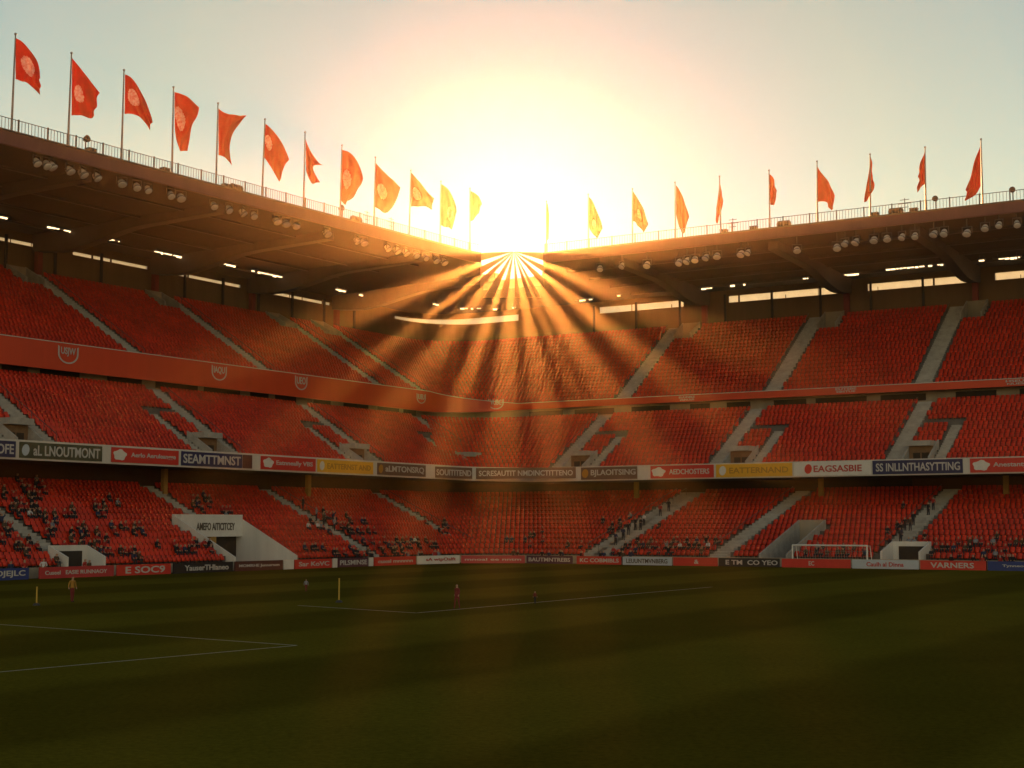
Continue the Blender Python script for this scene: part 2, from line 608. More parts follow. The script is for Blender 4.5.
for tier in TIERS:
    n = TIERS[tier]['n']
    brk = {'L': set(), 'R': set()}
    for (t, sd, c0, c1, r0, r1, k) in CUTS:
        if t == tier:
            brk[sd] |= {c0, c1}
    rails = []
    for r in range(n + 1):
        rails.append((rail(row(tier, r, 'L')[0], row(tier, r, 'R')[0], brk['L'], brk['R']),
                      row(tier, r, 'L')[1], row(tier, r, 'R')[1]))

    def skips(r):
        pts = rails[r][0]
        out = set()
        for j in range(len(pts) - 1):
            p, q = pts[j], pts[j + 1]
            for (t, sd, c0, c1, r0, r1, k) in CUTS:
                if t != tier or not (r0 <= r < r1):
                    continue
                i = 0 if sd == 'L' else 1
                if p[2][0] in (sd, 'F') and q[2][0] in (sd, 'F') and (p[2] == sd or q[2] == sd):
                    m_ = (p[i] + q[i]) / 2
                    if c0 < m_ < c1:
                        out.add(j)
        return out
    mb = MB()
    for r in range(n):
        pa, zl, zr = rails[r]
        pb, zl2, zr2 = rails[r + 1]
        sk = skips(r)
        loft(mb, railz(pa, zl, zr), railz(pb, zl, zr), 0, sk)
        if r < n - 1:
            loft(mb, railz(pb, zl, zr), railz(pb, zl2, zr2), 0, sk)
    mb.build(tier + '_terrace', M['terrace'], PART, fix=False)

# stairs between the seat blocks, two flights to a row
for (tier, sd, cc, w, r0, r1) in AISLES:
    mb = MB()
    n = TIERS[tier]['n']
    cut = [(k[4], k[5]) for k in CUTS if k[0] == tier and k[1] == sd and k[2] - 0.1 < cc < k[3] + 0.1]
    for r in range(r0, r1):
        if any(a_ <= r < b_ for a_, b_ in cut):
            continue
        s0, z0 = row(tier, r, sd)
        s1, z1 = row(tier, r + 1, sd)
        sm = (s0 + s1) / 2
        mb.sbox(sd, cc - w, cc + w, s0 - 0.012, sm, z0 - 0.25, z0 + 0.05)
        mb.sbox(sd, cc - w, cc + w, sm, s1 + 0.01, z0 - 0.25, (z0 + z1) / 2 + 0.05)
    if mb.v:
        mb.build('aisle_stairs', M['concrete'], PART, fix=False)


# a thin dark handrail down one side of every flight
for (tier, sd, cc, w, r0, r1) in AISLES:
    cut = [k for k in CUTS if k[0] == tier and k[1] == sd and k[2] - 0.1 < cc + w < k[3] + 0.1]
    if w < 0.8 or cut:
        continue
    mb = MB()
    e = cc + w - 0.1
    (sa, za), (sb_, zb) = row(tier, r0 + 1, sd), row(tier, r1 - 1, sd)
    mb.tube([SP(sd, e, sa, za + 0.95), SP(sd, e, sb_, zb + 0.95)], 0.045, 6)
    for r in range(r0 + 1, r1, 2):
        s_, z_ = row(tier, r, sd)
        mb.tube([SP(sd, e, s_, z_ - 0.1), SP(sd, e, s_, z_ + 0.95)], 0.035, 5)
    mb.build('handrail', M['rail'], PART)


def wall_slab(mb, sd, c0, c1, prof, m=0):
    """prof: (s, z) polygon, extruded from c0 to c1"""
    poly = [SP(sd, c0, s, z) for s, z in prof]
    mb.prism(poly, SP(sd, c1, 0) - SP(sd, c0, 0), m)


for (tier, sd, c0, c1, r0, r1, look) in CUTS:
    s0, z0 = row(tier, r0, sd)
    s1, z1 = row(tier, r1, sd)
    g = empty('vomitory', SP(sd, (c0 + c1) / 2, s0, z0))
    g.parent = PART
    g.location = SP(sd, (c0 + c1) / 2, s0, z0) - Vector(PART.location)
    wm = M['white_wall'] if look in ('tunnel', 'small') else M['concrete']
    par = 0.75 if look != 'recess' else 0.5
    zf = z0 - 0.35 if look != 'recess' else z0
    for (ca, cb) in ((c0, c0 + 0.22), (c1 - 0.22, c1)):
        mb = MB()
        top0 = z0 + (0.5 if look in ('tunnel', 'stairwell') else 0.9)
        wall_slab(mb, sd, ca, cb, [(s0 + 0.05, zf), (s1, zf), (s1, z1 + par), (s0 + 0.05, top0)])
        mb.build('side_wall', wm, g)
    mb = MB()
    mb.sbox(sd, c0 + 0.22, c1 - 0.22, s0 + 0.05, s1, zf - 0.2, zf)
    mb.build('floor_slab', M['concrete'], g)
    mb = MB()
    if look == 'portal':
        sb = s0 + (s1 - s0) * 0.35
        mb.sbox(sd, c0 + 0.22, c1 - 0.22, sb, s1 + 0.1, z1 - 0.1, z1 + 0.55)
        mb.build('lintel', wm, g)
        mb = MB()
        mb.sbox(sd, c0 + 0.22, c1 - 0.22, sb + 0.9, sb + 1.0, zf, z1 - 0.1)
        mb.build('back_panel', M['door'], g)
        mb = MB()
        cm = (c0 + c1) / 2
        for q in (-0.55, 0.55):
            mb.sbox(sd, cm + q - 0.45, cm + q + 0.45, sb + 0.84, sb + 0.9, zf + 0.02, zf + 1.9)
        mb.build('door', M['dark'], g)
    elif look == 'tunnel':
        # white lintel wall with lettering over a dark mouth
        zl = z0 + (z1 - z0) * 0.60
        mb.sbox(sd, c0 + 0.22, c1 - 0.22, s1 - 1.2, s1, zl, z1 + 0.75)
        mb.build('sign_wall', M['b_white'], g)
        mb = MB()
        mb.sbox(sd, c0 + 0.22, c1 - 0.22, s1 - 0.3, s1 - 0.1, zf, zl)
        mb.build('back_panel', M['dark'], g)
        mb = MB()
        mb.sbox(sd, c0 + 0.22, c0 + 0.22 + 0.5, s1 - 1.1, s1 - 0.4, zf, zl)
        mb.sbox(sd, c0 + 5.0, c0 + 5.9, s1 - 1.1, s1 - 0.4, zf, zl)
        mb.build('pier', M['ochre'], g)
    elif look == 'recess':
        mb.sbox(sd, c0 + 0.22, c1 - 0.22, s1 - 0.25, s1 - 0.05, zf, z1 + 0.4)
        mb.build('back_panel', M['wall'], g)
    else:
        mb.sbox(sd, c0 + 0.22, c1 - 0.22, s1 - 0.25, s1, zf, z1 + 0.75)
        mb.build('back_wall', M['wall'] if look == 'stairwell' else wm, g)
        mb = MB()
        mb.sbox(sd, c0 + 0.7, c1 - 0.9, s1 - 0.33, s1 - 0.25, zf, min(zf + 2.1, z1 + 0.2))
        mb.build('door', M['door'] if look == 'stairwell' else M['dark'], g)

# front wall of the lowest tier, ad fascia, concourse walls, red fascia
band('front_wall', PART, M['wall'], 1.75, 4.3, 1.99, 4.59, -0.04, 0.95, -0.04, 0.95)
band('ad_fascia', PART, M['fascia_white'], 12.0, 22.0, 12.5, 22.5, 11.23, 13.2, 10.98, 13.0)
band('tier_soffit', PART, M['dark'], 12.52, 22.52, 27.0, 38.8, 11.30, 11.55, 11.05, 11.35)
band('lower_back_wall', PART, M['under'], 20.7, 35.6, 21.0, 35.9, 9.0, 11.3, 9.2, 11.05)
band('middle_back_wall', PART, M['wall'], 28.2, 40.0, 28.5, 40.3, 21.2, 24.3, 21.2, 23.0)
band('red_fascia', PART, M['fascia'], 26.0, 38.0, 26.4, 38.4, 22.38, 25.5, 22.92, 23.88)
band('fascia_coping', PART, M['fascia_white'], 25.93, 37.93, 26.45, 38.45, 25.503, 25.60, 23.883, 23.97)
band('upper_soffit', PART, M['wall'], 26.42, 38.42, 28.18, 39.98, 22.75, 22.95, 22.99, 23.1)

# dark openings and piers along the concourse behind the middle tier, ochre piers behind the lower one
for sd, x, stop, s_ in (('L', A_MIN + 2, 186, 28.12), ('R', B_MIN + 1, 116, 39.92)):
    while x < stop:
        w = random.uniform(3.0, 7.5)
        mb = MB()
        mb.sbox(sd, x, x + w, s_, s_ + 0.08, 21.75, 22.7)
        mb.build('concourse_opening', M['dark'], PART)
        x += w + random.uniform(1.0, 4.5)
for sd, lst in (('L', (101, 126, 152)), ('R', (20, 46.5, 71.0, 99))):
    for cc in lst:
        mb = MB()
        s = 18.6 if sd == 'L' else 32.0
        mb.sbox(sd, cc - 0.32, cc + 0.32, s, s + 0.5, 8.0, 11.3 if sd == 'L' else 11.05)
        mb.build('pier', M['ochre'], PART)
for cc, w in ((76.5, 4.5), (62.5, 3.0), (40.0, 4.0)):
    mb = MB()
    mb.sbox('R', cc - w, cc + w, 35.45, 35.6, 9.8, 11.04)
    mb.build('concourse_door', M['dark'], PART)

band('outer_wall', PART, M['wall'], 51.2, 63.2, 51.6, 63.6, -0.04, 37.5, -0.04, 37.3)
# back wall with the long open slits under the roof
band('back_wall', PART, M['beige'], 49.0, 61.0, 49.35, 61.35, 36.5, 41.32, 36.5, 40.85)
band('wall_head', PART, M['beige'], 49.0, 61.0, 49.35, 61.35, 41.80, 42.9, 41.95, 42.9)
SLITS = {'L': [(-14, 240, 48, 245), (72, 253, 147, 265), (168, 272, 240, 285), (270, 291, 329, 303)],
         'R': [(600, 312, 684, 305), (729, 300, 840, 291), (868, 289, 968, 278), (995, 275, 1040, 270)]}
for sd in 'LR':
    iv = []
    for (x0, y0, x1, y1) in SLITS[sd]:
        s = 49.2 if sd == 'L' else 61.2
        iv.append(tuple(sorted((along(sd, x0, y0, s), along(sd, x1, y1, s)))))
    iv.sort()
    lo, hi = (A_MIN, A + 61 - RF) if sd == 'L' else (B_MIN, B + 49 - RF)
    edge, k = lo, 0
    if sd == 'L':
        iv.append((hi - 1.0, 999))
    else:
        iv.append((hi - 9, 999))
    for (u, v) in iv:
        if u > edge:
            mb = MB()
            s = 49.02 if sd == 'L' else 61.02
            mb.sbox(sd, edge, min(u, hi), s, s + 0.3, 41.29 if sd == 'L' else 40.83, 41.83 if sd == 'L' else 41.97)
            mb.build('wall_panel', M['beige'], PART)
        edge = v
band('sun_diffuser', PART, M['pane'], 49.12, 61.12, 49.16, 61.16, 41.30, 41.82, 40.84, 41.96)  # added panes block the direct sun and glow in the open slits
# a few thin mullions and patched spots across the added panes
for sd in 'LR':
    for (x0, y0, x1, y1) in SLITS[sd]:
        s = 49.1 if sd == 'L' else 61.1
        u, v = sorted((along(sd, x0, y0, s), along(sd, x1, y1, s)))
        q = u + random.uniform(2, 5)
        while q < v - 1:
            mb = MB()
            mb.sbox(sd, q, q + random.choice((0.08, 0.12, 0.3)), s - 0.06, s + 0.0, 41.33 if sd == 'L' else 40.87, 41.79 if sd == 'L' else random.choice((41.4, 41.94, 41.94)))
            mb.build('mullion', M['post'], PART)
            q += random.uniform(3, 9)

# columns at the back wall
COLS = {'L': [89.5, 110.5, 131.5, 152.5, 173.1, 194.0], 'R': [100.4, 76.4, 56.7, 36.0, 15.0]}
for sd in 'LR':
    s = 47.6 if sd == 'L' else 59.6
    for cc in COLS[sd]:
        mb = MB()
        mb.sbox(sd, cc - 0.4, cc + 0.4, s, s + 0.7, 36.6, 42.2)
        mb.sbox(sd, cc - 0.55, cc + 0.55, s - 0.1, s + 0.8, 36.5, 36.59)
        mb.build('column', M['column'], PART)
    lo, hi = (A_MIN, 205) if sd == 'L' else (B_MIN, 125)
    cc = lo
    while cc < hi:
        if min(abs(cc - q) for q in COLS[sd]) > 1.5:
            mb = MB()
            mb.sbox(sd, cc - 0.16, cc + 0.16, s + 0.9, s + 1.2, 36.6, 42.2)
            mb.build('wall_post', M['post'], PART)
        cc += 8.1

# ---- roof
LIP_L, LIP_R, BACK_L, BACK_R = 14.0, 28.0, 51.0, 63.0
RFR = 8.0
ZS0, ZS1, ZT = 43.95, 42.9, 45.3          # soffit at the lip, soffit at the back, top of the lip
HOLE_D = 16.5  # depth of an opening added at the corner to let sun shafts through
ROOF_BREAK = (112.0,)


DROP = 1.35


def sag(a, b):
    """how far the left roof edge has sunk at a plan point on its line"""
    if b < B + LIP_L - 3 or a > 180:
        return 0.0
    return DROP * (180 - a) / (180 - A_MIN)


def lowered(pts, k):
    pts[0] = pts[0] - Vector((0, 0, DROP * k))
    return pts


def roof_rail(f):
    return rail(LIP_L + (BACK_L - LIP_L) * f, LIP_R + (BACK_R - LIP_R) * f, breaksR=ROOF_BREAK, rf=RFR)


lip_pts = roof_rail(0)
fl = [i for i, p in enumerate(lip_pts) if p[2][0] == 'F']


def px_of(p, z):
    q = P(p[0], p[1], z) - Vector((0, 0, EYE))
    cy = q.y * math.cos(PITCH) + q.z * math.sin(PITCH)
    return 512 + FPX * q.x / cy


H1 = fl[-1] + 1
H0 = min(j for j in fl if px_of(lip_pts[j], 44) > 478)
hole = list(range(H0, H1))
fm = HOLE_D / (BACK_L - LIP_L)
mb = MB()
r0, r1, r2 = roof_rail(0), roof_rail(fm), roof_rail(1)
zs_m = ZS0 + (ZS1 - ZS0) * fm
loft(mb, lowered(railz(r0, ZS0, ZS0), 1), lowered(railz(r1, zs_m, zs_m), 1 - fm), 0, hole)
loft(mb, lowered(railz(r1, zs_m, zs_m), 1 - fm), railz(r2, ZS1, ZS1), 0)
# the left side of the added sun opening runs straight back from the lip
q0, q1 = P(*r1[H0][:2]), P(*r1[H1][:2])
pl = P(*lip_pts[H0][:2])
qn = q0 + (q1 - q0) * 0.0
back = [P(*r1[j][:2]) for j in range(H0, H1 + 1)]
pr = P(*lip_pts[H1][:2])


def cross_x(x):
    for u, v in zip(back[:-1], back[1:]):
        if u.x <= x <= v.x:
            return u.lerp(v, (x - u.x) / (v.x - u.x)), [w for w in back if w.x < x], [w for w in back if w.x > x]


qn, left_of, _ = cross_x(pl.x)
qm, _, right_of = cross_x(pr.x)


def zz(p, z):
    return Vector((p.x, p.y, z))


for edge, far_, fan in ((pl, qn, left_of + [qn]), (pr, qm, [qm] + right_of)):
    for u, v in zip(fan[:-1], fan[1:]):
        mb.add([zz(edge, ZS0), zz(u, zs_m), zz(v, zs_m)], [(0, 1, 2)])
        mb.add([zz(edge, ZT - 0.15), zz(u, ZT - 0.25), zz(v, ZT - 0.25)], [(0, 1, 2)])
    mb.add([zz(edge, ZS0), zz(far_, zs_m), zz(far_, ZT - 0.25), zz(edge, ZT - 0.15)], [(0, 1, 2, 3)])
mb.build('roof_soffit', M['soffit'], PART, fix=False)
mb = MB()
loft(mb, lowered(railz(r0, ZT - 0.15, ZT - 0.15), 1), lowered(railz(r1, ZT - 0.25, ZT - 0.25), 1 - fm), 0, hole)
loft(mb, lowered(railz(r1, ZT - 0.25, ZT - 0.25), 1 - fm), railz(r2, ZT - 0.6, ZT - 0.6), 0)
loft(mb, railz(r2, ZT - 0.6, ZT - 0.6), railz(r2, ZS1, ZS1), 0)
mb.build('roof_deck', M['roof_top'], PART, fix=False)
band('roof_edge', PART, M['lip'], LIP_L - 0.35, LIP_R - 0.35, LIP_L, LIP_R, ZS0 - 0.12, ZT, ZS0 - 0.12, ZT, hole, RFR, ROOF_BREAK, DROP)
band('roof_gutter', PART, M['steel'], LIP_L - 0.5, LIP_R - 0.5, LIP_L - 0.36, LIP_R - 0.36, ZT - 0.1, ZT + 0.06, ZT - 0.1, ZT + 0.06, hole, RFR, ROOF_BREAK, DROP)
# seams across the soffit
mb = MB()
for sd in 'LR':
    lo, hi = (A_MIN, 180) if sd == 'L' else (B_MIN, 112)
    s_a, s_b = (LIP_L, BACK_L) if sd == 'L' else (LIP_R, BACK_R)
    for f in (0.2, 0.4, 0.6, 0.8):
        s = s_a + (s_b - s_a) * f
        z = ZS0 + (ZS1 - ZS0) * f
        e0, e1 = (DROP * (1 - f), 0.0) if sd == 'L' else (0.0, 0.0)
        mb.hexa([SP(sd, lo, s - 0.15, z - 0.4 - e0), SP(sd, hi, s - 0.15, z - 0.4 - e1), SP(sd, hi, s + 0.15, z - 0.4 - e1), SP(sd, lo, s + 0.15, z - 0.4 - e0),
                 SP(sd, lo, s - 0.15, z - 0.01 - e0), SP(sd, hi, s - 0.15, z - 0.01 - e1), SP(sd, hi, s + 0.15, z - 0.01 - e1), SP(sd, lo, s + 0.15, z - 0.01 - e0)])
mb.build('purlin', M['steel'], PART)

# cantilever beams: shallow and blunt near the lip, swelling down to the columns
for sd in 'LR':
    s_a, s_b = (LIP_L, 48.3) if sd == 'L' else (LIP_R, 60.3)
    for cc in COLS[sd]:
        top, bot = [], []
        for i in range(17):
            f = 0.06 + 0.94 * i / 16
            s = s_a + (s_b - s_a) * f
            z = ZS0 + (ZS1 - ZS0) * f - 0.02 - (sag(cc, B + LIP_L) * (1 - f) if sd == 'L' else 0)
            g = min(1, max(0, (f - 0.42) / 0.4))
            dep = 1.15 + 0.25 * f + 1.5 * g * g * (3 - 2 * g)
            if f > 0.86:
                dep -= 0.6 * (f - 0.86) / 0.14
            top.append((s, z))
            bot.append((s, z - dep))
        mb = MB()
        for i in range(16):
            w = 0.75
            quad = [top[i], top[i + 1], bot[i + 1], bot[i]]
            wall_slab(mb, sd, cc - w, cc + w, quad)
        bm = bmesh.new()
        me = mb.mesh('cantilever_beam', M['steel'], origin=Vector(PART.location))
        bm.from_mesh(me)
        bmesh.ops.remove_doubles(bm, verts=bm.verts, dist=0.001)
        # the inner faces between the slices go
        seen = {}
        for f_ in list(bm.faces):
            key = tuple(sorted(v.index for v in f_.verts))
            seen.setdefault(key, []).append(f_)
        kill = [f_ for fs in seen.values() if len(fs) > 1 for f_ in fs]
        if kill:
            bmesh.ops.delete(bm, geom=kill, context='FACES_ONLY')
        bm.to_mesh(me)
        bm.free()
        o = bpy.data.objects.new('cantilever_beam', me)
        COL.objects.link(o)
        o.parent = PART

# blades added across the roof opening to cut the sunlight into fanned rays
pa, pb = P(*lip_pts[H0][:2], 0), P(*lip_pts[H1][:2], 0)
mid = hit(514, 251, a=None, b=None, z=ZT + 1.0)
ux = (pb - pa).normalized()
oo = pa + ux * ((mid - pa).dot(ux))
node = Vector((oo.x, oo.y, EYE + SUN.z / SUN.y * oo.y - 0.1))
uz = Vector((0, 0, 1))
uy = uz.cross(ux)
x_lo, x_hi = (pa - oo).dot(ux), (pb - oo).dot(ux)
OPEN = [(-70, 9), (-53, 4), (-38, 9), (-20, 6), (-3, 9), (12, 8), (24, 3), (35, 9), (52, 7), (69, 9)]
edges, prev = [], -88
for (cdeg, w) in OPEN:
    edges.append((prev, cdeg - w / 2))
    prev = cdeg + w / 2
edges.append((prev, 88))
Z_LOW = ZS0 - 5.3
for (d0, d1) in edges:
    if d1 - d0 < 1:
        continue

    def far(d):
        t = math.radians(d)
        dx, dz = math.sin(t), -math.cos(t)
        k = (Z_LOW - node.z) / dz
        lim = x_lo if dx < 0 else x_hi
        if abs(dx) > 1e-6:
            k = min(k, lim / dx)
        return k
    st = max(2, int((d1 - d0) / 4))
    arc = [(d0 + (d1 - d0) * i / st) for i in range(st + 1)]
    r_in = 0.08
    poly = [node + (ux * math.sin(math.radians(d)) - uz * math.cos(math.radians(d))) * r_in for d in arc]
    poly += [node + (ux * math.sin(math.radians(d)) - uz * math.cos(math.radians(d))) * far(d) for d in reversed(arc)]
    mb = MB()
    mb.prism([p - uy * 0.08 for p in poly], uy * 0.16)
    mb.build('shaft_blade', M['ray_blade'], PART)

# ------------------------------------------------------------------ plan lookups on a rail
def rail_at(x, y, sL, sR, rf=RF):
    """point and tangent (left to right in the picture) where the sight line over column x meets a rail"""
    pts = rail(sL, sR, rf=rf)
    r = ray(x, y)
    best = None
    for p, q in zip(pts[:-1], pts[1:]):
        u, v = P(p[0], p[1]), P(q[0], q[1])
        cu, cv = u.x * r.y - u.y * r.x, v.x * r.y - v.y * r.x
        if cu == cv or (cu > 0) == (cv > 0):
            continue
        t = cu / (cu - cv)
        w = u.lerp(v, t)
        if w.y > 0:
            best = (w, (v - u).normalized())
    return best


def facing(tan):
    """normal towards the pitch for a tangent running left to right"""
    return tan.cross(Vector((0, 0, 1)))


# ------------------------------------------------------------------ roof railings
def lip_path(sd):
    out = []
    for i, p in enumerate(lip_pts):
        if sd == 'L' and i <= H0 or sd == 'R' and i >= H1:
            out.append(P(p[0], p[1], ZT - sag(p[0], p[1])))
    return out


for sd in 'LR':
    path = lip_path(sd)
    # set back a little from the edge
    c_in = Vector((0, 0, 0))
    path2 = []
    for i, p in enumerate(path):
        d = (path[min(i + 1, len(path) - 1)] - path[max(i - 1, 0)]).normalized()
        path2.append(p - facing(d) * 0.25)
    root = empty('roof_railing', path2[0],
                 'thin dark balustrade along the left roof edge behind the big flags' if sd == 'L' else
                 'thin dark balustrade along the right roof edge behind the small furled flags', 'railing')
    for nm, h in (('top_rail', 1.45), ('bottom_rail', 0.18)):
        mb = MB()
        mb.tube([p + Vector((0, 0, h)) for p in path2], 0.045, 6)
        mb.build(nm, M['rail'], root)
    seg = []
    tot = 0
    for p, q in zip(path2[:-1], path2[1:]):
        seg.append((tot, p, q, (q - p).length))
        tot += (q - p).length

    def at_len(t):
        for (s0, p, q, l) in seg:
            if t <= s0 + l + 1e-6:
                return p.lerp(q, (t - s0) / l), (q - p).normalized()
        return seg[-1][2], (seg[-1][2] - seg[-1][1]).normalized()
    t, k = 0.0, 0
    bal = MB()
    while t < tot:
        p, d = at_len(t)
        n = facing(d)
        if k % 9 == 0:
            mb = MB()
            mb.box(p, d, n, Vector((0, 0, 1)), -0.07, 0.07, -0.07, 0.07, -0.14, 1.56)
            mb.build('post', M['rail'], root)
        else:
            bal.box(p, d, n, Vector((0, 0, 1)), -0.022, 0.022, -0.022, 0.022, 0.18, 1.44)
        t += 0.42
        k += 1
    bal.build('balusters', M['rail'], root)


# ------------------------------------------------------------------ flags
FLAGS = [  # pole top, pole foot, top edge, bottom edge, fly pull (point on the fly edge), emblem (u, v, ru, rv)
    ((15.5, 35), (11.5, 128), [(15.5, 38), (31, 52), (43, 81)], [(15.5, 79), (28, 84), (38, 93.5)], None, (.48, .48, .30, .25)),
    ((71.5, 54), (68, 141), [(72, 58), (86, 75), (98, 91)], [(71.5, 115.5), (84, 116), (96, 117.5)], (95, 104), (.30, .55, .19, .18)),
    ((124, 71), (121.5, 155), [(125, 74.5), (137, 85), (154, 120)], [(124.5, 114), (139, 117), (148, 128.5)], None, (.34, .52, .24, .24)),
    ((173.5, 88), (172, 169), [(174.5, 92), (187, 97), (198, 106)], [(174.5, 126), (179, 149), (187.5, 151)], (193, 130), (.30, .50, .26, .2)),
    ((218, 104), (216, 181), [(218.5, 108.5), (232, 115), (247, 116)], [(218.5, 155), (225, 158), (231, 164)], (231, 134), None),
    ((265, 120), (262, 194), [(265.5, 124), (279, 138), (289.5, 160)], [(264, 157), (272, 169), (278, 180)], None, (.15, .45, .15, .2)),
    ((305, 133), (303.5, 206), [(305.5, 139), (313, 155), (324, 166)], [(306, 170), (312, 183), (320, 182)], (314, 168), None),
    ((342, 146), (340, 216), [(342, 150), (355, 158), (363, 178)], [(341, 200), (345, 204), (349, 201)], (358, 192), (.30, .52, .22, .17)),
    ((375.5, 158), (374, 225), [(376, 163), (388, 176), (400, 186)], [(375, 207), (382, 211), (388, 214)], (396, 200), (.34, .52, .24, .17)),
    ((411, 171), (409, 234), [(411, 172), (422, 185), (434, 198)], [(411, 207), (420, 206), (432, 210)], None, (.30, .55, .2, .2)),
    ((441, 182), (440, 243), [(441, 184), (452, 195), (457, 213)], [(441, 225), (448, 228), (452, 229)], None, (.55, .55, .2, .2)),
    ((470, 189), (470, 247), [(470.5, 191), (478, 196), (482, 203)], [(470.5, 221), (474, 219), (479, 213)], None, None),
    ((546.5, 202), (546.5, 258), [(546.5, 203), (548, 206), (549.2, 215)], [(546.5, 238), (547.6, 240), (548.6, 239)], None, None),
    ((588.3, 195), (588.5, 255), [(589, 197), (597, 210), (602.5, 229)], [(589, 226), (592, 233), (597, 239)], None, (.5, .6, .15, .15)),
    ((632.5, 189.5), (632.5, 249), [(633, 191), (641, 205), (649, 223)], [(633, 221), (638, 225), (643, 234)], None, (.5, .5, .18, .16)),
    ((675, 183), (675.5, 245), [(676, 185), (682, 195), (688.5, 218)], [(676, 214), (680, 229), (685, 232)], None, None),
    ((719.5, 177), (721, 240), [(719.5, 179), (721.7, 193), (722.4, 206)], [(718, 200), (715.6, 215), (718, 223)], None, None),
    ((769, 171), (770, 234), [(769.3, 174), (774, 180), (776.5, 191)], [(769.7, 201), (772, 205), (774, 207)], None, None),
    ((817, 162), (817.5, 229), [(817.3, 166), (827, 181), (835.5, 195)], [(817.3, 202), (827, 203), (831, 211)], (834, 205), None),
    ((870, 155), (870.5, 222), [(870.3, 156), (873, 172), (875, 186)], [(868, 185), (863.5, 200), (866, 202)], None, None),
    ((925, 148), (926, 217), [(924.7, 151), (921, 163), (917, 177)], [(925, 184), (921, 187), (918, 192)], None, None),
    ((981, 140), (983, 210), [(980.3, 145), (974, 165), (965, 190)], [(980.6, 186), (975, 195), (967, 199.5)], None, None),
]
FLAG_LABELS = [
    'red flag with round pale crest on the outermost pole of the left roof',
    'broad red flag with a narrow pale crest, second pole from the left roof end',
    'pointed red flag streaming low with pale crest, third pole from the left roof end',
    'red flag hanging in a tall fold over its crest, fourth on the left roof',
    'red flag with its fly corner pulled up to a sharp tip, on the left roof',
    'red flag with pale crest close to the pole, sixth pole from the left roof end',
    'small red flag torn into two points on the left roof edge',
    'red flag with round crest and deep rounded fly, eighth pole from the left roof end',
    'squarish orange lit flag with round crest on the left roof, nearest of that shape',
    'orange lit flag with level bottom edge, third pole left of the sun',
    'orange lit flag with rounded fly, second pole left of the sun',
    'little orange flag on the last pole left of the sun',
    'limp furled flag on the first pole right of the sun',
    'orange flag hanging in a point, second pole right of the sun',
    'orange flag with faint crest, third pole right of the sun',
    'dark orange flag with swinging tail, fourth pole right of the sun',
    'narrow red flag furled behind its pole, fifth pole right of the sun',
    'narrow red flag clinging to the right of its pole, sixth right of the sun',
    'wide red triangular flag blown to the right, widest on the right roof',
    'narrow red flag furled with its tail left of the pole, eighth right of the sun',
    'short red flag blown left, second pole from the right roof end',
    'large drooping red flag blown left, last pole of the right roof',
]


def bez(a, b, c, t):
    return ((1 - t) ** 2 * a[0] + 2 * t * (1 - t) * b[0] + t * t * c[0], (1 - t) ** 2 * a[1] + 2 * t * (1 - t) * b[1] + t * t * c[1])


def through(a, b, c):
    return (2 * b[0] - (a[0] + c[0]) / 2, 2 * b[1] - (a[1] + c[1]) / 2)


